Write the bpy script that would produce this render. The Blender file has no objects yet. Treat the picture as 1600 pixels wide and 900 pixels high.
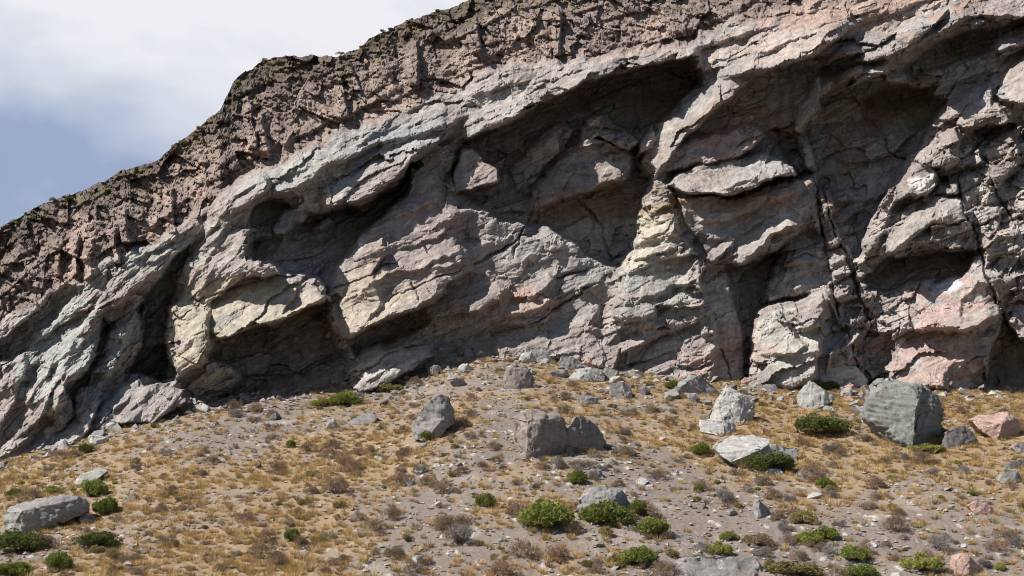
import bpy, bmesh, math, random
import numpy as np
from mathutils import Vector
random.seed(7)
RNG = np.random.default_rng(11)
col = bpy.context.scene.collection
scene = bpy.context.scene

# ------------------------------------------------------------------ camera
F = 1931.0                      # focal length in source pixels (1600 wide)
PITCH = math.atan(350.0 / F)
cam_d = bpy.data.cameras.new('camera')
cam_d.sensor_width = 36.0
cam_d.lens = 36.0 * F / 1600.0
cam_d.clip_start = 0.5
cam_d.clip_end = 5000
cam = bpy.data.objects.new('camera', cam_d)
cam.rotation_euler = (math.radians(90) + PITCH, 0, 0)
col.objects.link(cam)
scene.camera = cam

# ------------------------------------------------------------------ sun, sky
S = Vector((-0.62, -0.27, 0.735)).normalized()       # towards the sun
sun_d = bpy.data.lights.new('sun', 'SUN')
sun_d.energy = 5.0
sun_d.angle = math.radians(0.5)
sun_d.color = (1.0, 0.955, 0.89)
sun = bpy.data.objects.new('sun', sun_d)
sun.rotation_euler = (-S).to_track_quat('-Z', 'Y').to_euler()
col.objects.link(sun)

world = bpy.data.worlds.new('World')
scene.world = world
world.use_nodes = True
nt = world.node_tree
nt.nodes.clear()
def nd(tree, typ, **kw):
    n = tree.nodes.new(typ)
    for k, v in kw.items():
        if k.startswith('i_'):
            key = k[2:]
            key = int(key) if key.isdigit() else key.replace('_', ' ')
            n.inputs[key].default_value = v
        else:
            setattr(n, k, v)
    return n
def lk(tree, a, b): tree.links.new(a, b)
sky = nd(nt, 'ShaderNodeTexSky', sky_type='NISHITA')
sky.sun_disc = False
sky.sun_elevation = math.asin(S.z)
sky.sun_rotation = math.atan2(S.x, S.y)
sky.altitude = 1500
bg1 = nd(nt, 'ShaderNodeBackground', i_Strength=0.065)
lk(nt, sky.outputs[0], bg1.inputs[0])
tc = nd(nt, 'ShaderNodeTexCoord')
mp = nd(nt, 'ShaderNodeMapping'); mp.inputs['Scale'].default_value = (1.0, 1.0, 1.9)
mp.inputs['Location'].default_value = (0.35, 0.1, 0.62)
lk(nt, tc.outputs['Generated'], mp.inputs[0])
n1 = nd(nt, 'ShaderNodeTexNoise', i_Scale=3.6, i_Detail=6.0, i_Roughness=0.5, i_Distortion=0.5)
lk(nt, mp.outputs[0], n1.inputs['Vector'])
# a broad bank of thin cloud standing over the hill, clear lower down on the left
dot = nd(nt, 'ShaderNodeVectorMath', operation='DOT_PRODUCT'); dot.inputs[1].default_value = (0.25, 0.0, 1.0)
lk(nt, tc.outputs['Generated'], dot.inputs[0])
mr = nd(nt, 'ShaderNodeMapRange', i_1=0.13, i_2=0.29, i_3=-0.06, i_4=0.42)
lk(nt, dot.outputs['Value'], mr.inputs[0])
ad = nd(nt, 'ShaderNodeMath', operation='ADD'); lk(nt, n1.outputs[0], ad.inputs[0]); lk(nt, mr.outputs[0], ad.inputs[1])
ramp = nd(nt, 'ShaderNodeMapRange', interpolation_type='SMOOTHSTEP', i_1=0.30, i_2=0.70, i_3=0.85, i_4=1.0)
lk(nt, ad.outputs[0], ramp.inputs[0])
dot2 = nd(nt, 'ShaderNodeVectorMath', operation='DOT_PRODUCT'); dot2.inputs[1].default_value = Vector((-0.25, 0.93, 0.30)).normalized()
lk(nt, tc.outputs['Generated'], dot2.inputs[0])
mr2 = nd(nt, 'ShaderNodeMapRange', interpolation_type='SMOOTHSTEP', i_1=0.55, i_2=0.90, i_3=0.0, i_4=1.0)
lk(nt, dot2.outputs['Value'], mr2.inputs[0])
mu = nd(nt, 'ShaderNodeMath', operation='MULTIPLY'); lk(nt, ramp.outputs[0], mu.inputs[0]); lk(nt, mr2.outputs[0], mu.inputs[1])
n2 = nd(nt, 'ShaderNodeTexNoise', i_Scale=5.0, i_Detail=5.0, i_Roughness=0.5, i_Distortion=0.3)
lk(nt, mp.outputs[0], n2.inputs['Vector'])
cr = nd(nt, 'ShaderNodeValToRGB')
cr.color_ramp.elements[0].position = 0.60; cr.color_ramp.elements[0].color = (0.24, 0.30, 0.43, 1)
cr.color_ramp.elements[1].position = 0.94; cr.color_ramp.elements[1].color = (0.60, 0.61, 0.64, 1)
n2m = nd(nt, 'ShaderNodeMath', operation='MULTIPLY', i_1=1.1); lk(nt, n2.outputs[0], n2m.inputs[0])
n2a = nd(nt, 'ShaderNodeMath', operation='ADD'); lk(nt, n2m.outputs[0], n2a.inputs[0]); lk(nt, ad.outputs[0], n2a.inputs[1])
n2b = nd(nt, 'ShaderNodeMath', operation='MULTIPLY', i_1=0.63); lk(nt, n2a.outputs[0], n2b.inputs[0]); lk(nt, n2b.outputs[0], cr.inputs[0])
bg2 = nd(nt, 'ShaderNodeBackground', i_Strength=1.0)
lk(nt, cr.outputs[0], bg2.inputs[0])
mx = nd(nt, 'ShaderNodeMixShader')
lk(nt, mu.outputs[0], mx.inputs[0]); lk(nt, bg1.outputs[0], mx.inputs[1]); lk(nt, bg2.outputs[0], mx.inputs[2])
wo = nd(nt, 'ShaderNodeOutputWorld'); lk(nt, mx.outputs[0], wo.inputs[0])

scene.view_settings.view_transform = 'Standard'
scene.view_settings.look = 'None'
scene.view_settings.gamma = 1
scene.view_settings.exposure = 0.5
scene.view_settings.use_curve_mapping = False
scene.cycles.filter_width = 1.05
scene.cycles.max_bounces = 5
scene.cycles.diffuse_bounces = 3

# ------------------------------------------------------------------ helpers
cp, sp_ = math.cos(PITCH), math.sin(PITCH)
def ray(px, py):
    """world direction of a picture point, scaled so that its Y is 1"""
    cx = (np.asarray(px, float) - 800.0) / F
    cy = (450.0 - np.asarray(py, float)) / F
    dy = cp - cy * sp_
    return cx / dy, (cy * cp + sp_) / dy            # X/Y, Z/Y
def at(px, py, Y):
    a, b = ray(px, py)
    return Vector((float(a) * Y, Y, float(b) * Y))

def hsh(i, j, k=0):
    i = np.asarray(i).astype(np.int64); j = np.asarray(j).astype(np.int64)
    h = (i * 374761393 + j * 668265263 + k * 2147483647) & 0xFFFFFFFF
    h = ((h ^ (h >> 13)) * 1274126177) & 0xFFFFFFFF
    h = ((h ^ (h >> 16)) * 2246822519) & 0xFFFFFFFF
    h = h ^ (h >> 15)
    return (h & 0xFFFFFF) / float(0xFFFFFF)
def vnoise(u, v, k=0):
    iu = np.floor(u); iv = np.floor(v); fu = u - iu; fv = v - iv
    fu = fu * fu * fu * (fu * (fu * 6 - 15) + 10); fv = fv * fv * fv * (fv * (fv * 6 - 15) + 10)
    a = hsh(iu, iv, k); b = hsh(iu + 1, iv, k); c = hsh(iu, iv + 1, k); d = hsh(iu + 1, iv + 1, k)
    return (a * (1 - fu) + b * fu) * (1 - fv) + (c * (1 - fu) + d * fu) * fv - 0.5
def fbm(u, v, k=0, o=4, g=0.5):
    r = 0; a = 1.0; s = 0
    for i in range(o):
        c, sn = math.cos(0.7 * i), math.sin(0.7 * i)
        r = r + a * vnoise((u * c - v * sn) * 2 ** i + 17.3 * i, (u * sn + v * c) * 2 ** i + 9.1 * i, k + i); s += a; a *= g
    return r / s * 1.6
def ridge(u, v, k=0, o=3):
    r = 0; a = 1.0; s = 0
    for i in range(o):
        r = r + a * (1 - 4 * np.abs(vnoise(u * 2 ** i + 3.1 * i, v * 2 ** i, k + i))); s += a; a *= 0.5
    return r / s
def facets(u, v, k=0, tilt=1.0):
    """every cell of a jittered mosaic is a tilted plane: broken rock. returns height, edge distance, cell value"""
    iu = np.floor(u); iv = np.floor(v)
    best = np.full(u.shape, 9e9); sec = np.full(u.shape, 9e9)
    h = np.zeros(u.shape); idv = np.zeros(u.shape)
    for a in (-1, 0, 1):
        for b in (-1, 0, 1):
            ci = iu + a; cj = iv + b
            cu = ci + 0.1 + 0.8 * hsh(ci, cj, k + 1); cv = cj + 0.1 + 0.8 * hsh(ci, cj, k + 2)
            du = u - cu; dv = v - cv
            d = du * du + dv * dv
            o = hsh(ci, cj, k + 3)
            hh = (o - 0.5) + tilt * ((hsh(ci, cj, k + 4) - 0.5) * du + (hsh(ci, cj, k + 5) - 0.5) * dv)
            nb = d < best
            sec = np.where(nb, best, np.minimum(sec, d))
            h = np.where(nb, hh, h); idv = np.where(nb, o, idv); best = np.where(nb, d, best)
    return h, np.sqrt(sec) - np.sqrt(best), idv
def smooth(a, b, x):
    t = np.clip((x - a) / (b - a + 1e-9), 0, 1)
    return t * t * (3 - 2 * t)

def mesh_obj(name, verts, faces, mat, smooth_shade=True, colors=None, link=True):
    me = bpy.data.meshes.new(name)
    verts = np.asarray(verts, np.float32).reshape(-1, 3)
    faces = np.asarray(faces, np.int32)
    k = faces.shape[1]
    me.vertices.add(len(verts)); me.vertices.foreach_set('co', verts.ravel())
    me.loops.add(faces.size); me.loops.foreach_set('vertex_index', faces.ravel())
    me.polygons.add(len(faces)); me.polygons.foreach_set('loop_start', np.arange(0, faces.size, k, dtype=np.int32))
    me.update(calc_edges=True)
    me.polygons.foreach_set('use_smooth', np.full(len(faces), smooth_shade))
    if colors is not None:
        at_ = me.color_attributes.new('tint', 'FLOAT_COLOR', 'POINT')
        c = np.ones((len(verts), 4), np.float32); c[:, :colors.shape[1]] = colors
        at_.data.foreach_set('color', c.ravel())
    me.materials.append(mat)
    o = bpy.data.objects.new(name, me)
    if link: col.objects.link(o)
    return o
def tag(o, label=None, cat=None, group=None, kind=None):
    if label: o['label'] = label
    if cat: o['category'] = cat
    if group: o['group'] = group
    if kind: o['kind'] = kind
    return o

# ------------------------------------------------------------------ materials
def rock_material(name, base=None, streak=0.35, bump=0.5, scale=1.0, grain=0.35, strata=0.25, broken=False):
    m = bpy.data.materials.new(name); m.use_nodes = True
    t = m.node_tree; t.nodes.clear()
    out = nd(t, 'ShaderNodeOutputMaterial'); bs = nd(t, 'ShaderNodeBsdfPrincipled', i_Roughness=0.92)
    bs.inputs['Specular IOR Level'].default_value = 0.18
    lk(t, bs.outputs[0], out.inputs[0])
    co = nd(t, 'ShaderNodeTexCoord')
    if base is None:
        at_ = nd(t, 'ShaderNodeAttribute', attribute_name='tint'); c0 = at_.outputs['Color']
    else:
        rg = nd(t, 'ShaderNodeRGB'); rg.outputs[0].default_value = (*base, 1); c0 = rg.outputs[0]
    def mulnoise(cin, vec, sc, lo, hi, det=6, rough=0.6):
        n = nd(t, 'ShaderNodeTexNoise', i_Scale=sc, i_Detail=det, i_Roughness=rough)
        lk(t, vec, n.inputs['Vector'])
        r = nd(t, 'ShaderNodeMapRange', i_1=0.3, i_2=0.7, i_3=lo, i_4=hi); lk(t, n.outputs[0], r.inputs[0])
        mm = nd(t, 'ShaderNodeVectorMath', operation='SCALE'); lk(t, cin, mm.inputs[0]); lk(t, r.outputs[0], mm.inputs['Scale'])
        return mm.outputs[0], n.outputs[0]
    vs = nd(t, 'ShaderNodeMapping'); vs.inputs['Scale'].default_value = (1.5, 1.5, 0.10); lk(t, co.outputs['Object'], vs.inputs[0])
    c1, _ = mulnoise(c0, vs.outputs[0], 1.0 * scale, 1 - streak, 1 + streak * 0.7, 5, 0.6)
    c2, g = mulnoise(c1, co.outputs['Object'], 5.5 * scale, 1 - grain, 1 + grain, 8, 0.7)
    st = nd(t, 'ShaderNodeMapping'); st.inputs['Rotation'].default_value = (0, math.radians(24), 0); st.inputs['Scale'].default_value = (0.5, 0.5, 2.2)
    lk(t, co.outputs['Object'], st.inputs[0])
    c3, sn = mulnoise(c2, st.outputs[0], 1.1 * scale, 1 - strata, 1 + strata, 6, 0.65)
    lk(t, c3, bs.inputs['Base Color'])
    a1 = nd(t, 'ShaderNodeMath', operation='MULTIPLY_ADD', i_1=0.5); lk(t, sn, a1.inputs[0]); lk(t, g, a1.inputs[2])
    n3 = nd(t, 'ShaderNodeTexNoise', i_Scale=1.8 * scale, i_Detail=9.0, i_Roughness=0.68); lk(t, co.outputs['Object'], n3.inputs['Vector'])
    a2 = nd(t, 'ShaderNodeMath', operation='ADD'); lk(t, a1.outputs[0], a2.inputs[0]); lk(t, n3.outputs[0], a2.inputs[1])
    hgt = a2.outputs[0]
    if broken:
        for vsc, amp in ((1.6, .7), (3.6, .5)):
            vo = nd(t, 'ShaderNodeTexVoronoi', i_Scale=vsc); lk(t, co.outputs['Object'], vo.inputs['Vector'])
            sx_ = nd(t, 'ShaderNodeSeparateColor'); lk(t, vo.outputs['Color'], sx_.inputs[0])
            ma = nd(t, 'ShaderNodeMath', operation='MULTIPLY', i_1=amp); lk(t, sx_.outputs[0], ma.inputs[0])
            mb = nd(t, 'ShaderNodeMath', operation='MULTIPLY_ADD'); lk(t, ma.outputs[0], mb.inputs[0]); lk(t, at_.outputs['Alpha'], mb.inputs[1]); lk(t, hgt, mb.inputs[2]); hgt = mb.outputs[0]
    b = nd(t, 'ShaderNodeBump', i_Strength=bump, i_Distance=0.22 / scale); lk(t, hgt, b.inputs['Height'])
    lk(t, b.outputs[0], bs.inputs['Normal'])
    return m
M_CLIFF = rock_material('weathered_cliff_rock', None, broken=True, bump=0.55, streak=.34, strata=.16, grain=.26)

# ------------------------------------------------------------------ the lie of the land (picture curves -> world)
def curve(pts):
    xs = np.array([p[0] for p in pts], float); ys = np.array([p[1] for p in pts], float)
    return lambda x: np.interp(x, xs, ys)
SKY = curve([(-260, 470), (0, 358), (30, 340), (60, 320), (100, 306), (130, 298), (165, 280), (200, 262), (245, 252), (275, 222), (300, 205),
             (345, 170), (362, 135), (385, 113), (410, 96), (430, 92), (480, 87), (530, 84), (560, 76), (575, 62), (595, 50), (640, 33), (700, 13),
             (740, 0), (900, -50), (1200, -90), (1900, -130)])
UPP = curve([(-260, 620), (0, 505), (60, 472), (110, 440), (185, 402), (230, 385), (290, 350), (325, 322), (345, 288), (400, 270), (500, 225),
             (575, 198), (640, 165), (700, 140), (760, 115), (830, 98), (920, 92), (1000, 80), (1085, 65), (1130, 40), (1200, 18), (1280, 5),
             (1400, -30), (1900, -190)])
CON = curve([(-260, 790), (0, 718), (60, 698), (130, 672), (200, 650), (300, 626), (430, 616), (545, 604), (620, 592), (690, 566), (750, 550), (850, 556),
             (950, 572), (1050, 586), (1150, 596), (1280, 602), (1400, 606), (1600, 612), (1860, 618)])
YC = curve([(-260, 98), (0, 102), (300, 108), (700, 113), (1100, 112), (1600, 108), (1860, 105)])
KM = 0.057

STEP = 1.6
gx = np.arange(-256, 1858, STEP); gy = np.arange(-260, 800, STEP)
PX, PY = np.meshgrid(gx, gy)
wx = 15 * fbm(PX / 60, PY / 60, 301, 5, 0.6); wy = 15 * fbm(PX / 60, PY / 60, 331, 5, 0.6)
R = np.zeros(PX.shape)
CRK = np.zeros(PX.shape)
ROUGH = np.ones(PX.shape)          # how broken the surface is
TINT = np.zeros(PX.shape + (3,))

def sdf(pts, X, Y):
    P = np.array(pts, float); n = len(P)
    d2 = np.full(X.shape, 1e12); ins = np.zeros(X.shape, bool)
    for i in range(n):
        ax, ay = P[i]; bx, by = P[(i + 1) % n]
        ex, ey = bx - ax, by - ay
        t = np.clip(((X - ax) * ex + (Y - ay) * ey) / (ex * ex + ey * ey + 1e-9), 0, 1)
        d2 = np.minimum(d2, (X - ax - t * ex) ** 2 + (Y - ay - t * ey) ** 2)
        if ay != by:
            c = ((ay > Y) != (by > Y)) & (X < (bx - ax) * (Y - ay) / (by - ay) + ax)
            ins ^= c
    d = np.sqrt(d2)
    return np.where(ins, d, -d)
def win(x0, x1, y0, y1):
    i0 = int(np.clip((x0 - gx[0]) / STEP, 0, len(gx) - 1)); i1 = int(np.clip((x1 - gx[0]) / STEP + 1, 1, len(gx)))
    j0 = int(np.clip((y0 - gy[0]) / STEP, 0, len(gy) - 1)); j1 = int(np.clip((y1 - gy[0]) / STEP + 1, 1, len(gy)))
    return slice(j0, j1), slice(i0, i1)
def blk(pts, r, gl=0, gu=0, bul=0, e=3.2, mode='set', w=1.0, ro=None, tint=None, rr=None):
    """a rock face: outline, how far it stands out (m), slopes facing left / facing up (1 = 45 deg), bulge (m), edge width"""
    xs = [p[0] for p in pts]; ys = [p[1] for p in pts]
    s = win(min(xs) - 14 - e, max(xs) + 14 + e, min(ys) - 14 - e, max(ys) + 14 + e)
    X = PX[s] + w * wx[s]; Y = PY[s] + w * wy[s]
    d = sdf(pts, X, Y)
    cx, cy = sum(xs) / len(xs), sum(ys) / len(ys)
    val = r + KM * (gl * (X - cx) + gu * (Y - cy))
    if bul:
        q = rr or max(d.max(), 1)
        t = np.clip(d / q, 0, 1); val = val + .65 * bul * np.sqrt(np.clip(1 - (1 - t) ** 2, 0, 1))
    e = e * (1 + 2.2 * np.clip(vnoise(PX[s] / 22, PY[s] / 22, 19) + .1, 0, 1))
    m = smooth(-e / 2, e / 2, d)
    cur = R[s]
    if mode == 'set': R[s] = cur * (1 - m) + val * m
    elif mode == 'max': R[s] = cur * (1 - m) + np.maximum(cur, val) * m
    elif mode == 'min': R[s] = cur * (1 - m) + np.minimum(cur, val) * m
    elif mode == 'add': R[s] = cur + val * m
    if ro is not None: ROUGH[s] = ROUGH[s] * (1 - m) + ro * m
    return
def pline(pts, X, Y):
    """signed distance (above the line positive) and position 0..1 along it"""
    P = np.array(pts, float); L = np.hypot(*(P[1:] - P[:-1]).T); cum = np.r_[0, np.cumsum(L)]
    d2 = np.full(X.shape, 1e12); sg = np.zeros(X.shape); al = np.zeros(X.shape)
    for i in range(len(P) - 1):
        ax, ay = P[i]; ex, ey = P[i + 1] - P[i]
        t = np.clip(((X - ax) * ex + (Y - ay) * ey) / (ex * ex + ey * ey + 1e-9), 0, 1)
        dd = (X - ax - t * ex) ** 2 + (Y - ay - t * ey) ** 2
        nb = dd < d2
        d2 = np.where(nb, dd, d2); sg = np.where(nb, np.sign(-(ex * (Y - ay) - ey * (X - ax))), sg)
        al = np.where(nb, (cum[i] + t * L[i]) / cum[-1], al)
    return np.sqrt(d2) * sg, al
def ledge(pts, h, up=40, dn=6, w=1.0, tap=0.18, p=1.2):
    """a lip of rock: grows over `up` px on the side above the line and is cut back within `dn` px below it"""
    xs = [q[0] for q in pts]; ys = [q[1] for q in pts]; mg = max(up, dn) + 14
    s = win(min(xs) - mg, max(xs) + mg, min(ys) - mg, max(ys) + mg)
    X = PX[s] + w * wx[s]; Y = PY[s] + w * wy[s]
    d, al = pline(pts, X, Y)
    a = np.where(d >= 0, np.clip(1 - d / up, 0, 1) ** p, np.clip(1 + d / dn, 0, 1) ** 1.5)
    a = a * smooth(0, tap, al) * smooth(0, tap, 1 - al) if tap else a
    R[s] += h * a
def crack(pts, dep=0.8, wd=2.2, w=0.7):
    xs = [q[0] for q in pts]; ys = [q[1] for q in pts]
    s = win(min(xs) - 20, max(xs) + 20, min(ys) - 20, max(ys) + 20)
    d, al = pline(pts, PX[s] + 1.3 * w * wx[s] + 5 * fbm(PX[s] / 14, PY[s] / 14, 79, 3), PY[s] + 1.3 * w * wy[s] + 5 * fbm(PX[s] / 14, PY[s] / 14, 78, 3))
    k = np.clip(1.6 * (vnoise(PX[s] / 30, PY[s] / 30, 77) + 0.6), .1, 1.5)
    CRK[s] -= dep * np.exp(-(d / wd) ** 2) * k * smooth(0, 0.06, al) * smooth(0, 0.06, 1 - al)

#FEATURES_BEGIN
upl = UPP(PX); skl = SKY(PX); con = CON(PX)
band = smooth(8, -8, PY + wy * 1.1 + 16 * fbm(PX / 26, PY / 40, 33, 4) - upl)            # 1 in the upper brown band
# ---- strata coordinate: constant along the dipping beds
tanx = np.interp(gx, [-260, 250, 420, 800, 1300, 1860], [0.95, 0.75, 0.48, 0.36, 0.36, 0.30])
Kx = np.cumsum(tanx) * STEP
ST = PY + Kx[None, :] + 22 * fbm(PX / 260, PY / 260, 41, 3) + 5 * fbm(PX / 60, PY / 40, 43, 3)
SA = PX * 1.0

# ---- the large forms (metres towards the viewer)
R += 0.9 + 0.9 * fbm(PX / 210, PY / 170, 5, 3)
# left: leaning ribs and slabs
blk([(-260, 760), (-260, 600), (0, 520), (60, 480), (110, 445), (40, 545), (0, 600), (-60, 760)], 0.2, .5, .2, 0, 8)
blk([(60, 478), (75, 455), (105, 440), (125, 445), (95, 480), (70, 510), (45, 545), (20, 560), (-30, 570), (0, 530)], -.9, .1, 0, 0, 4)
blk([(-20, 620), (0, 575), (40, 555), (45, 562), (15, 640), (-30, 720), (-60, 700)], 1.0, .9, .3, .4, 4)
blk([(20, 690), (45, 590), (70, 560), (100, 500), (120, 480), (150, 470), (160, 490), (152, 530), (130, 600), (100, 660), (60, 690)], 1.7, .25, .3, .9, 5)
blk([(115, 480), (155, 440), (190, 415), (260, 380), (300, 362), (322, 350), (330, 342), (330, 352), (300, 385), (265, 405), (230, 432), (205, 460), (185, 478), (160, 490), (125, 500)], 1.5, .5, .7, .5, 5)
blk([(150, 600), (160, 540), (175, 505), (200, 475), (215, 470), (215, 500), (190, 560), (180, 590), (155, 615)], .9, .1, .1, .9, 4)
blk([(152, 530), (165, 495), (172, 505), (150, 560), (135, 610), (118, 640), (112, 620), (135, 580)], -1.4, -.3, 0, 0, 5)
blk([(300, 378), (298, 410), (275, 450), (262, 475), (256, 520), (260, 565), (262, 600), (232, 610), (208, 582), (216, 556), (226, 510), (214, 482), (240, 440), (262, 410)], -3.4, -.5, -.4, 0, 6, ro=.6)
blk([(176, 605), (196, 560), (222, 480), (232, 476), (216, 520), (205, 570), (190, 590), (178, 618)], .4, .9, .2, .3, 4)
blk([(208, 582), (262, 600), (300, 626), (230, 660), (180, 660), (150, 680), (120, 690), (155, 640), (180, 615)], 2.9, .4, .7, .4, 5, ro=0.5)
blk([(60, 700), (100, 660), (130, 610), (150, 600), (160, 625), (120, 690), (90, 720), (40, 740)], 2.6, .5, .6, .3, 5)
blk([(0, 735), (-40, 760), (0, 700), (60, 650), (100, 655), (60, 700)], 2.3, .5, .6, .3, 5)

# buttress with the pale nose
blk([(345, 288), (400, 275), (420, 290), (395, 330), (388, 400), (440, 430), (400, 440), (335, 470), (328, 500), (330, 545), (318, 585), (300, 612), (275, 600), (262, 575), (255, 530), (262, 475), (278, 445), (298, 400), (312, 350)], 2.2, .75, .15, .5, 5, ro=0.7)
blk([(262, 480), (300, 480), (325, 492), (330, 540), (322, 572), (285, 588), (262, 570), (256, 530)], 3.0, .6, .25, .8, 5, ro=0.45)
blk([(275, 585), (330, 565), (365, 575), (380, 600), (360, 625), (300, 628), (280, 605)], .9, .0, -.6, .3, 4)
blk([(258, 500), (270, 505), (274, 525), (268, 540), (256, 536)], 1.2, 0, -.6, 0, 4)
# hollow above the slab
blk([(398, 325), (430, 318), (500, 335), (560, 325), (622, 290), (640, 255), (655, 265), (632, 300), (600, 335), (560, 375), (530, 410), (512, 445), (500, 430), (440, 428), (392, 402), (388, 360)], -2.6, -.25, .3, 0, 5, ro=.6)
blk([(425, 372), (430, 345), (442, 328), (468, 320), (486, 336), (480, 346), (450, 364)], 1.9, .3, .7, .3, 3)
blk([(396, 380), (425, 360), (440, 380), (430, 400), (395, 410)], -1.2, .2, .4, .3, 3)
# long slab
blk([(328, 470), (380, 440), (438, 425), (478, 422), (500, 432), (510, 452), (505, 470), (460, 492), (400, 512), (345, 532), (328, 520)], 2.9, .35, .55, .6, 4, ro=0.4)
blk([(440, 490), (462, 452), (480, 440), (503, 460), (480, 480)], 3.3, .5, .4, .3, 3)
# shaded wall below it
blk([(335, 534), (400, 515), (470, 492), (508, 470), (524, 530), (540, 565), (542, 612), (440, 622), (300, 632), (365, 620), (380, 598), (362, 573), (328, 562)], -2.8, .1, .1, 0, 5, ro=.6)
# central buttress
blk([(640, 262), (660, 275), (720, 330), (740, 420), (700, 455), (665, 472), (620, 492), (560, 520), (532, 526), (515, 492), (511, 462), (530, 412), (560, 380), (600, 336), (630, 300)], 2.3, .22, .25, .5, 5, ro=0.4)
blk([(514, 460), (530, 415), (575, 385), (600, 375), (610, 400), (580, 430), (600, 470), (570, 505), (535, 522), (518, 495)], 2.6, .65, .2, .7, 4, mode='max', ro=0.45)
blk([(513, 462), (530, 458), (540, 468), (534, 478), (516, 474)], 1.3, 0, -.3, 0, 3)
blk([(540, 528), (600, 508), (664, 478), (674, 502), (640, 522), (590, 542), (562, 548), (552, 560)], -1.6, -.3, -.5, 0, 5, ro=.6)
blk([(544, 576), (580, 546), (632, 530), (662, 506), (672, 520), (682, 552), (650, 578), (600, 602), (560, 612), (544, 604)], 2.4, .2, .9, .8, 4, ro=0.5)
blk([(532, 528), (548, 540), (556, 560), (545, 578), (540, 562)], 1.4, .5, 0, .2, 3)
# the middle wall
blk([(660, 270), (700, 300), (780, 330), (860, 330), (990, 330), (985, 400), (955, 440), (935, 520), (960, 570), (700, 560), (684, 555), (670, 500), (700, 455), (735, 420), (715, 330)], 1.0, -.1, .05, .5, 18, ro=.6)
blk([(682, 470), (700, 440), (730, 425), (755, 428), (790, 450), (780, 475), (750, 488), (700, 492), (684, 485)], 1.7, .3, .45, .6, 4, ro=0.4)
blk([(684, 492), (745, 492), (785, 480), (790, 505), (740, 540), (695, 540), (675, 535), (675, 505)], .9, .1, -.1, .2, 4)
blk([(776, 500), (800, 465), (850, 455), (868, 470), (850, 495), (800, 530), (775, 530)], 1.5, .2, .5, .3, 4)
blk([(800, 440), (822, 410), (850, 430), (858, 442), (800, 470), (790, 462)], 1.3, .3, .4, .2, 4)
blk([(690, 560), (700, 545), (760, 520), (850, 500), (960, 470), (960, 575), (850, 560), (750, 555)], 1.2, .1, .35, .2, 5)
# great hollow
blk([(712, 300), (705, 270), (722, 222), (800, 180), (872, 150), (930, 128), (1010, 108), (1085, 86), (1100, 105), (1062, 150), (1030, 190), (1012, 230), (1000, 262), (1018, 290), (1000, 312), (992, 350), (990, 400), (958, 425), (930, 410), (860, 350), (780, 340)], -3.6, -.05, .12, 0, 6, ro=.6)
blk([(708, 270), (722, 236), (735, 232), (784, 262), (780, 284), (740, 292), (712, 302)], .6, .15, .35, .3, 3)
blk([(735, 175), (800, 160), (850, 160), (820, 185), (760, 205), (725, 222), (730, 200)], 2.2, .5, .4, .6, 4)
blk([(825, 330), (830, 300), (870, 250), (910, 215), (950, 220), (990, 240), (985, 280), (960, 285), (900, 300), (850, 322)], -1.1, .1, .0, .9, 5, ro=.6)
blk([(905, 200), (940, 180), (975, 195), (1000, 225), (980, 232), (940, 215), (900, 222)], -.1, .3, .5, .4, 4)
blk([(800, 260), (840, 215), (880, 195), (900, 200), (870, 240), (835, 285), (805, 300)], -1.9, .1, -.1, .7, 4)
# pillar
blk([(1034, 284), (1060, 290), (1085, 350), (1115, 405), (1120, 480), (1122, 600), (1090, 600), (1085, 420), (1050, 340)], .9, -.1, .1, .2, 6)
blk([(1018, 286), (1040, 300), (1056, 345), (1072, 380), (1090, 398), (1098, 440), (1098, 478), (1060, 500), (1000, 520), (950, 522), (932, 510), (942, 478), (955, 470), (956, 446), (966, 428), (965, 412), (988, 390), (990, 350), (1000, 310)], 1.9, .45, .05, .6, 4, w=.8)
ledge([(988, 340), (1020, 328), (1055, 322)], .7, 22, 4)
ledge([(988, 368), (1020, 362), (1050, 350)], .7, 20, 4)
ledge([(965, 412), (1010, 405), (1060, 385)], .9, 26, 4)
ledge([(955, 446), (1000, 425), (1040, 410)], .8, 22, 4)
blk([(958, 500), (970, 440), (1000, 425), (1040, 405), (1088, 395), (1070, 430), (1040, 470), (1010, 495), (975, 505)], 2.4, .1, .3, .7, 4, w=.8, ro=0.5)
blk([(1020, 470), (1050, 445), (1085, 440), (1096, 450), (1100, 470), (1060, 478)], 2.2, .1, .5, .4, 3)
blk([(1018, 505), (1022, 478), (1060, 480), (1096, 476), (1096, 500), (1050, 520)], 1.6, .1, .1, .4, 3)
blk([(930, 525), (960, 505), (970, 530), (966, 560), (960, 572), (940, 545)], 2.0, .5, .2, .1, 3)
blk([(968, 535), (1010, 515), (1052, 513), (1020, 528), (985, 545), (972, 548)], 2.6, .2, .8, .1, 3)
blk([(985, 550), (1040, 525), (1095, 515), (1120, 520), (1112, 560), (1130, 600), (1080, 610), (1020, 600), (990, 580)], 1.9, .2, .35, .4, 4)
blk([(1092, 500), (1094, 480), (1112, 476), (1118, 520), (1095, 525)], 2.2, .4, .3, .3, 3)
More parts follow.
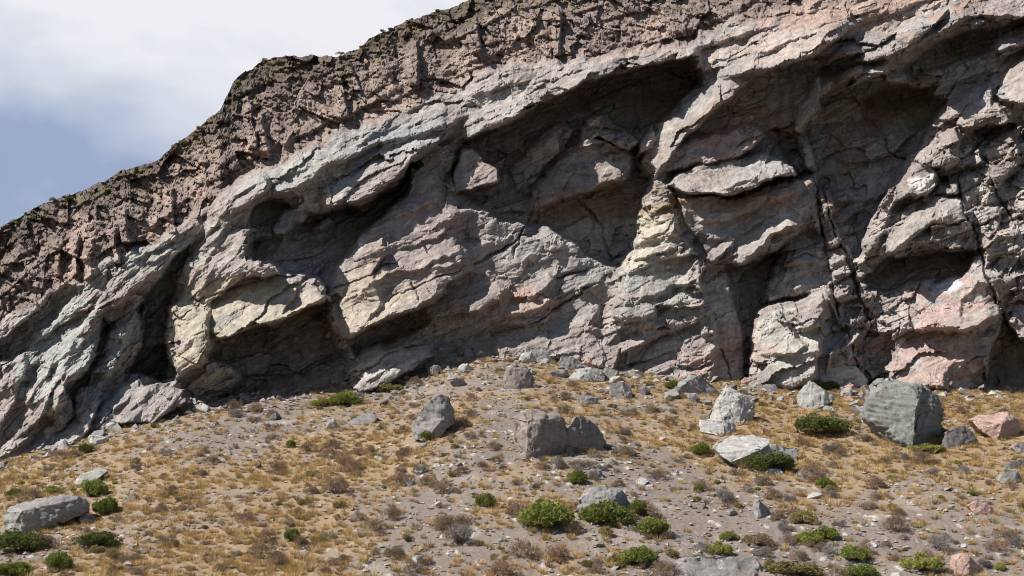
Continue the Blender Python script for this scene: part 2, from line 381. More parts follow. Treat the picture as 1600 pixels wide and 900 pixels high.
# fin and bulges right of the hollow
blk([(1022, 190), (1024, 205), (1014, 236), (992, 246), (1004, 216)], 1.3, .9, .2, .2, 3)
blk([(1090, 100), (1100, 85), (1180, 60), (1290, 20), (1340, 40), (1280, 88), (1200, 108), (1165, 125), (1110, 135)], 2.4, .25, .5, .4, 5)
blk([(1165, 120), (1240, 100), (1330, 110), (1300, 150), (1240, 200), (1268, 270), (1255, 290), (1130, 340), (1075, 340), (1040, 290), (1045, 250), (1100, 180)], -.9, -.1, -.15, .4, 6, ro=.6)
blk([(1018, 270), (1022, 225), (1038, 190), (1072, 155), (1110, 126), (1150, 112), (1168, 124), (1140, 156), (1110, 180), (1075, 215), (1050, 248), (1034, 272)], 2.9, .9, .35, .5, 4, w=.7, ro=0.4)
blk([(1032, 272), (1060, 232), (1110, 210), (1160, 195), (1200, 205), (1170, 235), (1120, 250), (1060, 270)], 2.3, .2, .2, .2, 4)
blk([(1042, 292), (1070, 270), (1130, 245), (1200, 242), (1250, 265), (1240, 275), (1190, 285), (1140, 302), (1080, 306)], 2.6, .1, .35, .3, 4, ro=0.35)
blk([(1060, 310), (1140, 305), (1200, 290), (1258, 275), (1265, 330), (1200, 378), (1150, 410), (1110, 402), (1078, 370)], 1.6, -.1, -.25, .4, 5, ro=0.35)
blk([(1110, 392), (1140, 368), (1152, 370), (1140, 385), (1112, 410)], 2.6, .3, .7, .1, 3)
blk([(1250, 265), (1240, 206), (1200, 215), (1230, 240), (1250, 285), (1262, 272)], -.6, -.9, 0, 0, 3)
# right of the fin: cave with arched brow
blk([(1240, 205), (1262, 180), (1290, 150), (1330, 130), (1400, 128), (1450, 140), (1470, 165), (1462, 190), (1440, 230), (1400, 290), (1370, 340), (1345, 400), (1310, 400), (1280, 300), (1266, 270)], -2.8, .0, .05, 0, 5, ro=.6)
blk([(1350, 222), (1352, 160), (1400, 135), (1450, 142), (1472, 166), (1462, 190), (1420, 215)], -4.4, .0, .2, 0, 12, ro=.45)
blk([(1274, 122), (1284, 122), (1285, 168), (1262, 186), (1252, 208), (1240, 202), (1254, 160), (1266, 150)], 1.7, .8, .3, .2, 3)
blk([(1242, 206), (1262, 212), (1272, 240), (1274, 266), (1264, 272), (1250, 235)], 1.3, .8, .3, .2, 3)
# sheets high on the right
blk([(1290, 100), (1310, 82), (1370, 50), (1400, 48), (1362, 75), (1330, 95)], 2.6, .4, .5, .4, 3)
blk([(1330, 102), (1360, 75), (1420, 40), (1480, 20), (1440, 60), (1400, 82), (1360, 98)], 2.8, .4, .5, .4, 3)
blk([(1410, 78), (1450, 50), (1530, 22), (1600, 20), (1700, -10), (1700, 5), (1600, 28), (1560, 42), (1500, 45), (1450, 72)], 2.4, .3, .6, .2, 4)
blk([(1450, 75), (1500, 48), (1560, 44), (1560, 60), (1520, 90), (1430, 120), (1400, 112)], -1.2, .1, .2, 0, 5)
blk([(1542, 82), (1560, 50), (1620, 30), (1700, 20), (1700, 60), (1600, 70)], 1.6, .3, .4, .3, 4)
blk([(1326, 139), (1350, 124), (1378, 118), (1372, 126), (1332, 141)], 2.8, .2, 1.0, .1, 3)
blk([(1462, 186), (1545, 124), (1550, 160), (1582, 196), (1540, 215), (1488, 200)], 2.8, .35, .3, .2, 3)
blk([(1553, 150), (1580, 104), (1604, 84), (1660, 60), (1660, 150), (1600, 165), (1560, 160)], 3.2, .5, .5, .5, 4, ro=0.4)
# rock pile on the right
blk([(1344, 412), (1350, 390), (1365, 350), (1385, 310), (1412, 280), (1432, 254), (1468, 262), (1480, 240), (1540, 200), (1600, 190), (1700, 190), (1700, 420), (1560, 470), (1530, 400), (1515, 392), (1430, 400), (1395, 405), (1380, 400), (1345, 432)], 1.1, .1, .2, .2, 4, ro=1.5)
blk([(1345, 398), (1362, 352), (1380, 310), (1400, 285), (1415, 285), (1395, 330), (1385, 370), (1362, 398)], 1.9, .8, .2, .3, 3)
blk([(1398, 312), (1410, 285), (1432, 256), (1465, 266), (1470, 280), (1450, 310), (1402, 310)], 2.4, .3, .6, .3, 3, ro=0.6)
blk([(1456, 308), (1466, 290), (1500, 284), (1504, 302), (1470, 306)], 2.3, .2, .6, .2, 3)
blk([(1382, 394), (1400, 366), (1440, 330), (1470, 308), (1508, 310), (1514, 335), (1460, 352), (1430, 375), (1395, 396)], 2.8, .35, .55, .5, 3, ro=0.5)
blk([(1432, 372), (1455, 355), (1515, 336), (1515, 380), (1470, 394), (1440, 390)], 2.2, .1, -.2, .3, 3)
blk([(1472, 250), (1476, 210), (1490, 204), (1502, 220), (1502, 262), (1480, 270)], 2.2, .5, .1, .4, 3)
blk([(1432, 252), (1440, 246), (1476, 228), (1478, 262), (1450, 264)], 2.0, .2, .7, .2, 3)
blk([(1500, 262), (1504, 230), (1530, 226), (1538, 250), (1510, 270)], 1.9, .3, .5, .3, 3)
blk([(1540, 240), (1560, 210), (1595, 200), (1592, 260), (1560, 290), (1548, 275)], 2.2, .3, .2, .3, 3)
blk([(1508, 310), (1504, 280), (1520, 255), (1545, 270), (1556, 290), (1530, 312)], 1.2, -.2, .1, .2, 3)
blk([(1524, 330), (1550, 300), (1560, 320), (1562, 350), (1540, 372), (1528, 360)], 2.4, .4, .2, .4, 3)
blk([(1552, 370), (1560, 340), (1585, 330), (1592, 360), (1570, 370)], 2.6, .3, .3, .3, 3)
blk([(1564, 300), (1600, 270), (1660, 280), (1660, 330), (1600, 340), (1580, 325)], 2.4, .3, .4, .4, 3)
# hollow under the bulge, slot and pink column
blk([(1345, 432), (1385, 402), (1430, 402), (1520, 392), (1530, 402), (1500, 430), (1440, 440), (1416, 470), (1400, 452), (1360, 450)], -2.2, 0, .3, 0, 5, ro=.5)
blk([(1098, 405), (1150, 414), (1200, 405), (1260, 360), (1285, 400), (1298, 450), (1240, 468), (1205, 474), (1180, 492), (1175, 540), (1170, 600), (1150, 600), (1125, 520)], -3.4, -.4, .2, 0, 6, ro=.6)
blk([(1098, 402), (1130, 412), (1145, 470), (1160, 540), (1166, 600), (1120, 600), (1118, 520), (1104, 470)], .6, -.5, .1, .3, 5, ro=.5)
blk([(1195, 474), (1200, 420), (1222, 392), (1262, 345), (1285, 372), (1300, 455), (1250, 464)], -.1, -.1, .1, .5, 5)
blk([(1234, 452), (1245, 440), (1260, 440), (1250, 458)], .6, .2, 1, .1, 3)
# fluted slot with stacked blocks
blk([(1266, 270), (1300, 330), (1330, 390), (1350, 470), (1352, 560), (1350, 600), (1320, 600), (1300, 460), (1288, 400), (1275, 320)], -.2, -.2, .1, .2, 4, ro=1.2)
for (a, b, c, d) in [(1275, 300, 1296, 340), (1280, 345, 1306, 388), (1288, 392, 1316, 428), (1300, 432, 1330, 470), (1312, 474, 1346, 512)]:
    blk([(a, b), (c, b - 6), (c + 14, d - 8), (a + 16, d)], .9, .3, .5, .3, 3)
crack([(1240, 205), (1264, 268), (1274, 310), (1290, 390), (1310, 460), (1330, 540), (1345, 600)], .9, 1.7)
crack([(1272, 275), (1300, 340), (1330, 420), (1352, 470), (1362, 520)], .6, 1.4)
crack([(1500, 265), (1510, 330), (1530, 385), (1540, 420), (1562, 480), (1575, 520)], 1.2, 1.9)
crack([(1540, 235), (1560, 300), (1580, 340), (1600, 370), (1640, 420)], 1.0, 1.8)
# pale block
blk([(1178, 535), (1184, 492), (1205, 476), (1240, 470), (1292, 452), (1300, 458), (1322, 505), (1325, 524), (1302, 546), (1292, 592), (1240, 612), (1170, 612), (1172, 560)], 2.5, .2, .3, .3, 4, w=.7, ro=0.5)
blk([(1186, 520), (1190, 490), (1206, 478), (1230, 500), (1260, 540), (1230, 555), (1190, 560)], 2.8, .5, .2, .4, 3)
blk([(1232, 485), (1290, 456), (1300, 480), (1296, 510), (1262, 514), (1250, 500)], 3.1, .3, .45, .2, 3)
blk([(1172, 590), (1174, 545), (1184, 535), (1190, 560), (1190, 600)], 2.2, .4, .1, .3, 3)
blk([(1300, 460), (1325, 522), (1300, 546), (1292, 592), (1280, 600), (1285, 540)], 1.3, -1.0, -.2, 0, 4)
# pink blocks
blk([(1420, 490), (1424, 465), (1442, 442), (1500, 432), (1522, 400), (1534, 402), (1550, 445), (1566, 488), (1540, 506), (1490, 516), (1450, 512), (1430, 520)], 2.6, .3, .35, .6, 4, w=.8, ro=0.4)
blk([(1500, 470), (1530, 440), (1550, 450), (1562, 488), (1520, 500), (1500, 495)], 2.7, -.1, .1, .2, 4)
blk([(1390, 596), (1392, 550), (1430, 524), (1482, 511), (1556, 522), (1546, 550), (1546, 606), (1480, 612), (1400, 612)], 2.4, .25, .4, .3, 4, w=.8, ro=0.4)
blk([(1474, 590), (1500, 560), (1535, 560), (1545, 590), (1530, 608), (1480, 606)], 2.2, -.1, -.2, .1, 4)
blk([(1546, 606), (1546, 550), (1558, 520), (1568, 495), (1580, 520), (1700, 530), (1700, 640), (1560, 640)], -3.2, -.2, 0, 0, 5, ro=.5)
blk([(1352, 470), (1385, 455), (1420, 440), (1438, 442), (1422, 470), (1420, 495), (1428, 515), (1392, 530), (1350, 530)], .9, .2, .3, .4, 4, ro=1.6)
blk([(1350, 520), (1390, 528), (1395, 545), (1390, 600), (1350, 605)], -1.8, .2, -.3, .2, 4)
blk([(1545, 420), (1560, 405), (1620, 405), (1660, 410), (1660, 450), (1565, 452)], 2.4, .3, .3, .3, 3)
blk([(1563, 474), (1566, 458), (1660, 458), (1660, 475)], 2.6, .2, .7, .2, 3)
blk([(1568, 500), (1570, 480), (1660, 478), (1660, 530), (1585, 528)], 2.0, .3, 0, .3, 3)
# smaller pieces inside the hollows and along the ledges
blk([(1328, 120), (1345, 110), (1382, 103), (1384, 112), (1360, 120), (1335, 124)], 2.2, .3, .9, .1, 3)
blk([(1425, 116), (1455, 103), (1476, 118), (1464, 134), (1442, 128)], 1.5, .4, .6, .1, 3)
blk([(1248, 282), (1256, 276), (1272, 272), (1275, 282), (1264, 290), (1260, 306), (1250, 300)], 1.7, .4, .5, .1, 3)
blk([(490, 358), (502, 345), (516, 338), (522, 350), (504, 360)], .9, .5, .7, .1, 3)
blk([(396, 372), (410, 352), (424, 348), (424, 374), (400, 378)], -.4, .2, .1, .2, 3)
blk([(912, 190), (922, 182), (944, 180), (938, 190), (920, 198)], .9, .5, .7, .1, 3)
blk([(816, 292), (822, 288), (828, 300), (820, 304)], -.2, .5, .5, 0, 3)
blk([(830, 305), (838, 290), (836, 308)], -.2, .5, .5, 0, 3)
blk([(1080, 92), (1096, 84), (1100, 104), (1084, 112), (1092, 98)], 2.2, .3, .3, .1, 3)
blk([(1190, 205), (1215, 200), (1240, 212), (1252, 240), (1264, 272), (1252, 276), (1225, 240)], -2.6, -.4, 0, 0, 4)
ledge([(730, 250), (800, 216), (900, 185), (970, 155), (1022, 128)], 1.0, 30, 5)
ledge([(866, 252), (900, 226), (945, 222), (1002, 240)], 1.1, 26, 5)
ledge([(840, 272), (880, 262), (925, 268)], .7, 22, 5)
ledge([(1050, 200), (1110, 210), (1160, 196), (1230, 160)], .6, 34, 5)
ledge([(1130, 170), (1190, 160), (1250, 130)], .6, 34, 5)
ledge([(1080, 345), (1140, 340), (1200, 320), (1260, 296)], .8, 30, 5)
ledge([(1075, 372), (1130, 372), (1190, 350), (1240, 318)], .6, 24, 5)
ledge([(1300, 250), (1340, 262), (1400, 240), (1440, 205)], 1.0, 40, 5)
ledge([(1290, 200), (1320, 225), (1352, 222), (1410, 215), (1450, 190)], .8, 34, 5)
ledge([(1300, 350), (1330, 345), (1360, 320)], .8, 30, 5)
ledge([(400, 590), (440, 586), (500, 556), (530, 545)], .7, 40, 4)
ledge([(420, 545), (470, 520), (510, 505)], .4, 24, 4)
ledge([(390, 425), (440, 405), (500, 395), (540, 370)], .6, 26, 4)
ledge([(400, 372), (450, 372), (510, 360), (560, 335)], .9, 26, 4)
ledge([(560, 455), (620, 430), (700, 400), (735, 385)], .7, 36, 4)
ledge([(620, 395), (680, 372), (735, 345)], .6, 36, 4)
ledge([(690, 350), (760, 330), (840, 330)], .5, 30, 4)
ledge([(720, 520), (780, 500), (850, 470), (930, 440)], .6, 30, 4)
ledge([(1190, 440), (1230, 420), (1290, 410)], .8, 26, 4)
for (x, y, l, s_, h) in [(15, 560, 60, .9, 1.0), (40, 500, 60, .6, .8), (75, 620, 70, 1.6, .9), (110, 600, 70, 1.6, .9), (140, 500, 60, .9, .9), (170, 545, 60, 1.7, .8),
                        (195, 520, 50, 2.0, .7), (50, 660, 60, 1.5, .9), (150, 640, 50, 1.2, .7), (290, 400, 40, 1.6, .8), (320, 440, 40, 1.5, .7), (345, 330, 50, 1.4, .7),
                        (370, 300, 50, .6, .7), (250, 395, 80, .6, .8), (280, 365, 60, .6, .8), (130, 470, 60, .8, .8)]:
    ledge([(x - l / 2, y + s_ * l / 2), (x + 3, y - 2), (x + l / 2, y - s_ * l / 2)], h, 16, 4)
# long dipping lips
ledge([(330, 335), (360, 320), (400, 312), (440, 300), (500, 280), (560, 262)], 1.1, 50, 6)
ledge([(400, 325), (450, 300), (520, 250), (600, 225), (680, 200), (745, 178)], 1.2, 48, 7)
ledge([(500, 325), (530, 320), (580, 300), (630, 262), (700, 215), (740, 195)], 2.2, 60, 7)
blk([(500, 330), (502, 300), (515, 285), (560, 268), (640, 235), (700, 205), (690, 225), (640, 258), (600, 292), (560, 312), (520, 328)], 2.2, .25, .35, .6, 4)
blk([(500, 330), (502, 300), (515, 282), (522, 300), (512, 330)], 2.6, .9, 0, .1, 3)
ledge([(725, 222), (770, 196), (830, 175), (880, 148)], 2.4, 40, 5)
ledge([(860, 152), (920, 128), (1000, 106), (1060, 92), (1100, 82)], 3.6, 56, 5, tap=.05)
ledge([(1090, 112), (1092, 100), (1150, 84), (1200, 72), (1290, 50)], 1.0, 30, 4)
ledge([(1115, 118), (1180, 108), (1230, 98), (1275, 82), (1330, 50)], 3.0, 46, 6, tap=.1)
ledge([(1330, 104), (1390, 90), (1415, 80)], 1.4, 24, 4)
ledge([(1290, 101), (1320, 90), (1350, 80)], 1.2, 24, 4)
ledge([(1415, 80), (1450, 60), (1500, 30), (1535, 20), (1600, 24), (1680, 10)], 3.4, 44, 5, tap=.08)
ledge([(1545, 84), (1580, 72), (1640, 60)], 1.6, 26, 4)
ledge([(880, 72), (915, 66), (985, 70), (1060, 70)], 1.2, 24, 5)
ledge([(330, 532), (400, 512), (470, 486), (508, 462)], .9, 26, 4, tap=.1)
ledge([(535, 528), (600, 500), (665, 470), (700, 452)], 1.3, 40, 5, tap=.1)
ledge([(700, 305), (740, 294), (782, 286)], .9, 26, 4)
ledge([(830, 332), (880, 305), (950, 292), (1000, 285)], 1.4, 50, 6)
ledge([(1050, 308), (1120, 303), (1190, 285), (1250, 268)], 1.2, 36, 6)
ledge([(1112, 408), (1150, 412), (1200, 378), (1262, 334)], 1.5, 40, 6)
ledge([(1180, 300), (1250, 330), (1262, 335)], .6, 30, 6)
ledge([(1240, 205), (1290, 150), (1340, 128), (1400, 128), (1450, 140), (1470, 165)], 1.6, 22, 5)
ledge([(1290, 310), (1340, 318), (1380, 300), (1410, 280)], .8, 40, 6)
ledge([(1380, 398), (1430, 380), (1470, 394), (1518, 384)], 1.4, 26, 4)
ledge([(1425, 518), (1480, 514), (1540, 506), (1566, 490)], 1.3, 30, 4)
ledge([(1400, 610), (1450, 606), (1530, 606)], .6, 20, 4)
ledge([(1246, 515), (1270, 514), (1300, 508)], .9, 22, 4)
ledge([(1190, 560), (1230, 556), (1292, 545)], .6, 22, 4)
ledge([(650, 428), (700, 412), (760, 395)], .5, 26, 4)
ledge([(776, 505), (810, 492), (860, 465)], .7, 22, 4)
ledge([(800, 470), (830, 458), (862, 442)], .8, 20, 4)
ledge([(545, 500), (580, 510), (620, 490)], .5, 30, 4)
ledge([(600, 345), (650, 330), (700, 300)], .6, 30, 4)
for (x, y, l, s_, h) in [(560, 235, 90, .5, .5), (600, 205, 100, .45, .6), (660, 190, 80, .42, .6), (430, 250, 80, .4, .5), (450, 275, 90, .5, .5),
                        (470, 300, 70, .5, .5), (780, 135, 110, .2, .7), (880, 118, 120, .25, .7), (980, 92, 100, .2, .6), (1150, 55, 140, .3, .7),
                        (1230, 40, 120, .35, .7), (1330, 25, 120, .35, .7), (1430, 8, 120, .35, .7), (1500, 0, 150, .3, .6), (1060, 40, 100, .25, .6),
                        (210, 410, 90, .75, .5), (190, 440, 80, .8, .5), (90, 560, 60, 1.2, .6), (60, 600, 60, 1.3, .6), (120, 540, 60, 1.3, .5),
                        (40, 650, 60, 1.2, .5), (180, 640, 70, .8, .6), (230, 620, 60, .6, .4), (610, 560, 60, .45, .6), (600, 580, 70, .45, .6),
                        (350, 350, 40, 1.5, .5), (330, 400, 40, 1.8, .5), (300, 440, 30, 1.6, .5), (1000, 470, 60, .5, .5), (1150, 285, 80, .3, .5)]:
    ledge([(x - l / 2, y + s_ * l / 2), (x, y + wx[300, int((x + 256) / STEP)] * .3), (x + l / 2, y - s_ * l / 2)], h, 20, 4)
# joints in the wall
for c_ in [[(600, 470), (690, 430), (760, 400), (830, 360)], [(640, 440), (655, 470), (662, 520), (680, 555)], [(300, 610), (420, 585), (520, 545)],
           [(400, 425), (440, 430), (500, 432)], [(860, 440), (940, 415), (990, 395)], [(700, 560), (790, 520), (870, 480), (950, 430)],
           [(1100, 250), (1160, 220), (1250, 190)], [(1330, 150), (1400, 240), (1440, 262)],
           [(1210, 420), (1260, 400), (1300, 405)], [(300, 470), (360, 455), (400, 440)], [(900, 300), (940, 360), (950, 420)], [(520, 450), (580, 430), (640, 405)],
           [(1480, 60), (1510, 110), (1470, 170)], [(840, 250), (830, 330), (800, 400)], [(1450, 540), (1490, 560), (1550, 555)], [(1120, 540), (1150, 600)]]:
    crack(c_, .55, 1.5)

sand = (1 - band)
def saw(t):
    f = t - np.floor(t)
    return np.where(f < 0.86, f / 0.86, (1 - f) / 0.14)
R = np.where(R < 0, R * 1.6, R * 1.35)
# ---- rock breaks along planes: re-cut the forms into flat joint faces, large then small
def blur(A, n):
    for _ in range(n):
        A = (A + np.roll(A, 1, 0) + np.roll(A, -1, 0)) / 3; A = (A + np.roll(A, 1, 1) + np.roll(A, -1, 1)) / 3
    return A
def recut(A, su, sv, dip, k, warp, nb):
    Bl = blur(A, nb); gyy, gxx = np.gradient(Bl, STEP); lim = .11
    gxx = np.clip(gxx, -lim, lim); gyy = np.clip(gyy, -lim, lim)
    X = PX + warp * wx; Y = PY + warp * wy
    u = X / su; v = (Y + dip * X) / sv; iu = np.floor(u); iv = np.floor(v)
    best = np.full(u.shape, 9e9); bu = u.copy(); bv = v.copy()
    for a in (-1, 0, 1):
        for b in (-1, 0, 1):
            ci = iu + a; cj = iv + b
            cu = ci + .1 + .8 * hsh(ci, cj, k); cv = cj + .1 + .8 * hsh(ci, cj, k + 1)
            d = (u - cu) ** 2 + (v - cv) ** 2; m_ = d < best
            best = np.where(m_, d, best); bu = np.where(m_, cu, bu); bv = np.where(m_, cv, bv)
    cx = bu * su; cy = bv * sv - dip * cx
    ii = np.clip(((cx - gx[0]) / STEP).astype(int), 0, len(gx) - 1); jj = np.clip(((cy - gy[0]) / STEP).astype(int), 0, len(gy) - 1)
    return Bl[jj, ii] + gxx[jj, ii] * (X - cx) + gyy[jj, ii] * (Y - cy)
kw = np.clip(ROUGH * 1.5 - .15, .25, 1)
R = R + .33 * kw * (recut(R, 46, 26, .42, 911, .5, 2) - R)
R = R + .36 * kw * (recut(R, 20, 12, .42, 921, .4, 1) - R)
# crisp broken lips where slabs end
ledge([(330, 532), (400, 512), (470, 486), (508, 462)], .8, 22, 3, tap=.1)
ledge([(535, 528), (600, 500), (665, 470)], .9, 30, 3, tap=.1)
ledge([(1050, 308), (1120, 303), (1190, 285), (1250, 268)], .9, 26, 3)
ledge([(1112, 408), (1150, 412), (1200, 378), (1262, 334)], .9, 26, 3)
ledge([(870, 150), (920, 128), (1000, 106), (1095, 84)], 1.2, 26, 3, tap=.05)
ledge([(500, 330), (560, 312), (600, 292), (640, 258), (690, 222)], 1.1, 30, 3)
ledge([(706, 304), (740, 293), (784, 284)], .9, 26, 3, tap=.08)
ledge([(1425, 520), (1480, 514), (1540, 506), (1566, 490)], .9, 22, 3)
ledge([(1380, 398), (1430, 386), (1470, 395), (1518, 386)], .9, 22, 3)
ledge([(1115, 118), (1180, 108), (1230, 98), (1275, 82), (1330, 50)], 1.0, 26, 3)
ledge([(1035, 268), (1050, 240), (1080, 210), (1120, 180), (1160, 140)], .9, 24, 3)
blk([(712, 300), (709, 272), (722, 236), (736, 233), (782, 262), (780, 282), (742, 291)], 1.7, .25, .4, .2, 3)
ledge([(830, 332), (880, 305), (950, 292), (1000, 285)], .9, 30, 3)
R += CRK
RS = np.clip(ROUGH, 0, 2) * .8
hb, eb, _ = facets((SA + 2 * wx) / 135, (ST + 1.5 * wy) / 62, 91, 2.6)
R += sand * .6 * hb
hb, eb, _ = facets((SA + 2 * wx) / 60, (ST + wy) / 40, 97, 2.6)
R += sand * RS * .22 * hb
RS = np.clip(ROUGH, 0, 2) * .8
bz = ST + 26 * fbm(PX / 150, PY / 110, 81, 3)
R += sand * (.0 + .75 * RS) * smooth(-.15, .3, fbm(PX / 150, PY / 110, 83, 3)) * (saw(bz / 72) - .5)
R += sand * .7 * fbm(SA / 95, ST / 42, 85, 3)
R += sand * .25 * ridge((SA + .4 * ST) / 80, ST / 34, 87, 3) * smooth(-.2, .2, fbm(PX / 90, PY / 90, 88, 2))
hj, ej, _ = facets((PX + wx * .5) / 44, (PY + .3 * PX + wy * .5) / 30, 93, 2.6)
R += sand * smooth(1.0, 1.5, ROUGH) * (1.1 * hj - .2 * smooth(.07, 0, ej))
#X
# ---- beds: thin overlapping sheets that follow the dip
mod1 = smooth(-.25, .35, fbm(PX / 120, PY / 90, 61, 3))
mod2 = smooth(-.2, .3, fbm(PX / 70, PY / 60, 71, 3))
RS = np.clip(ROUGH, 0, 2) * .8
S1 = ST + 8 * fbm(PX / 90, PY / 50, 63, 3)
R += sand * RS * .30 * mod1 * (saw(S1 / 34) - .5)
R += sand * RS * .20 * mod2 * (saw(S1 / 13 + 2 * fbm(PX / 120, ST / 40, 65, 2)) - .5)
R += sand * (.25 + RS) * .055 * (saw(S1 / 5.5 + 1.5 * fbm(PX / 80, ST / 30, 66, 2)) - .5)
# broken faces of three sizes, drawn out along the beds
h, ed, _ = facets(SA / 70 + wx * .02, ST / 30, 100, 1.6); R += sand * RS * .5 * h
R -= sand * RS * .16 * smooth(.08, 0, ed)
h, ed, _ = facets(SA / 27 + wx * .03, ST / 13 + wy * .03, 120, 1.8); R += sand * (.02 + RS) * .22 * h
h, ed, _ = facets(SA / 10, ST / 6, 140, 1.8); R += sand * (.2 + RS) * .10 * h
R += sand * (.02 + RS) * .17 * fbm(SA / 40, ST / 22, 150, 5, .55)
R += sand * .05 * ridge(SA / 26, ST / 15, 155, 4)
# ---- upper band: blocky, steep columns over rubble
bt = np.clip((upl - PY) / np.maximum(upl - skl, 30), 0, 1)       # 0 at its foot, 1 at the skyline
U0 = PX + 0.25 * PY + wx * 1.0; V0 = PY - .2 * PX + wy
U1 = PX + .25 * PY + 3 * fbm(PX / 30, PY / 30, 201, 2); V1 = PY - .35 * PX + 3 * fbm(PX / 30, PY / 30, 203, 2)
h1, e1, _ = facets(U1 / 64, V1 / 52, 200, 2.6)
h2, e2, _ = facets(U1 / 34, V1 / 24, 220, 2.4)
h3, e3, _ = facets(U1 / 15, V1 / 10.5, 240, 2.4)
h4, e4, _ = facets(U1 / 7.5, V1 / 5.2, 250, 2.2)
lump = fbm(PX / 80, PY / 90, 260, 3)
B = 1.5 * h1 + 1.15 * h2 + .62 * h3 + .30 * h4 + 1.9 * lump + .08 * ridge(PX / 9, PY / 9, 270, 3) 
B = .52 * B + .12 * h4
B += .55 * (saw((ST + 14 * lump) / 30) - .5) * smooth(-.1, .3, fbm(PX / 60, PY / 50, 281, 3)) + .8 * smooth(.55, .15, bt) * (saw((ST + 20 * lump) / 64) - .5)
R = R * (1 - band) + band * (B + .3)
# columns with dark flutes
for (x, y, hh, ww) in [(118, 395, 60, 10), (135, 402, 56, 13), (172, 385, 60, 12), (190, 350, 50, 15), (262, 330, 60, 16), (385, 190, 70, 15), (402, 212, 60, 18), (525, 165, 40, 22), (640, 100, 70, 20), (735, 55, 50, 24), (865, 50, 70, 14), (85, 405, 50, 12)]:
    k = ww
    blk([(x - k * .5, y - hh * .5), (x + k * .5, y - hh * .55), (x + k * .9, y + hh * .5), (x + k * .1, y + hh * .55)], .9, .9, .15, .5, 3, mode='add')
#FEATURES_END

# base depth: steep sandstone below, laid-back band above
inc = np.clip(con - PY, -80, 2000)
Y0 = YC(PX) + KM * 0.22 * np.minimum(inc, con - upl) + KM * 0.75 * np.clip(upl - PY, 0, 1000)
R = R * 1.0
DEP = Y0 - R

# colour of the stone itself
def mixc(a, b, m): return a * (1 - m[..., None]) + np.array(b) * m[..., None]
n_a = fbm(PX / 150, ST / 60, 400, 4); n_b = fbm(PX / 90, ST / 45, 410, 4); n_c = fbm(PX / 40, ST / 16, 420, 4); n_d = fbm(PX / 14, PY / 70, 430, 3)
fid = facets(SA / 70 + wx * .02, ST / 30, 100, 1.6)[2]
TINT[:] = np.array((.345, .302, .284))
TINT = mixc(TINT, (.320, .255, .228), smooth(-.1, .35, n_a))            # pink grey
TINT = mixc(TINT, (.32, .314, .30), smooth(.02, .35, n_b) * .8)         # green grey
TINT = mixc(TINT, (.450, .410, .360), smooth(.12, .45, n_c) * .6)        # pale tan
TINT = mixc(TINT, (.25, .22, .205), smooth(.15, .5, -n_c) * .5)
TINT = TINT * (1 + .22 * (fid - .5))[..., None]
_g = TINT.mean(-1, keepdims=True); TINT = .94 * (TINT * .62 + .38 * _g * np.array((1.085, .99, .935)))
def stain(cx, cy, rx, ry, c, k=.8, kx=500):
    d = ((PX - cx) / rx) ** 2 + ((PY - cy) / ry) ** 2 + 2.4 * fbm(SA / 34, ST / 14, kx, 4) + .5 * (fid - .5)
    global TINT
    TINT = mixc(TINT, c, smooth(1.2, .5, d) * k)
stain(1470, 480, 60, 45, (.42, .30, .265)); stain(1460, 560, 75, 45, (.41, .30, .265)); stain(1300, 5, 200, 45, (.38, .25, .19), .6)
stain(1150, 80, 170, 26, (.43, .34, .29), .6, 513); stain(1475, 448, 24, 12, (.60, .60, .62), .95); stain(1440, 288, 28, 16, (.60, .56, .53), .9); stain(1235, 530, 60, 60, (.42, .41, .37), .7)
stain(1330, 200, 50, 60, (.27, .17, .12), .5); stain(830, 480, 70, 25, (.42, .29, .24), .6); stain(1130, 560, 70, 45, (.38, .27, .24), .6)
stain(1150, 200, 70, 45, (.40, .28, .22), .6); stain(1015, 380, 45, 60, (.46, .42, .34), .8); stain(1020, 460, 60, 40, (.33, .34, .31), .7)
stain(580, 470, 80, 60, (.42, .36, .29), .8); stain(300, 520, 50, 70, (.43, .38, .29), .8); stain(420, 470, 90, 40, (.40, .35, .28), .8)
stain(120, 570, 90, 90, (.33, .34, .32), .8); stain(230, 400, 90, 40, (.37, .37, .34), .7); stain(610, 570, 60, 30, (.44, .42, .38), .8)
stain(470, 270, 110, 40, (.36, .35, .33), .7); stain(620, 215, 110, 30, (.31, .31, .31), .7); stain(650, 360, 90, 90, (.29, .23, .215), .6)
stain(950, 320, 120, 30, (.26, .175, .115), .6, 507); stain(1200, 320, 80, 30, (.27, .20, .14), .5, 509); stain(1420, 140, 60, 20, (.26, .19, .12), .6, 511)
bcol = mixc(np.broadcast_to(np.array((.25, .195, .175)), TINT.shape).copy(), (.36, .275, .235), smooth(-.1, .35, fbm(PX / 60, PY / 60, 440, 4)))
bcol = mixc(bcol, (.20, .155, .135), smooth(.05, .4, fbm(PX / 22, PY / 22, 450, 4)) * .7)
bcol = mixc(bcol, (.085, .070, .050), smooth(.55, .92, bt + .25 * fbm(PX / 40, PY / 40, 455, 3)) * .75)
bcol = mixc(bcol, (.15, .13, .045), smooth(.3, .45, fbm(PX / 16, PY / 12, 457, 3)) * smooth(.35, .7, bt) * .7)
TINT = TINT * (1 - band[..., None]) + bcol * band[..., None]

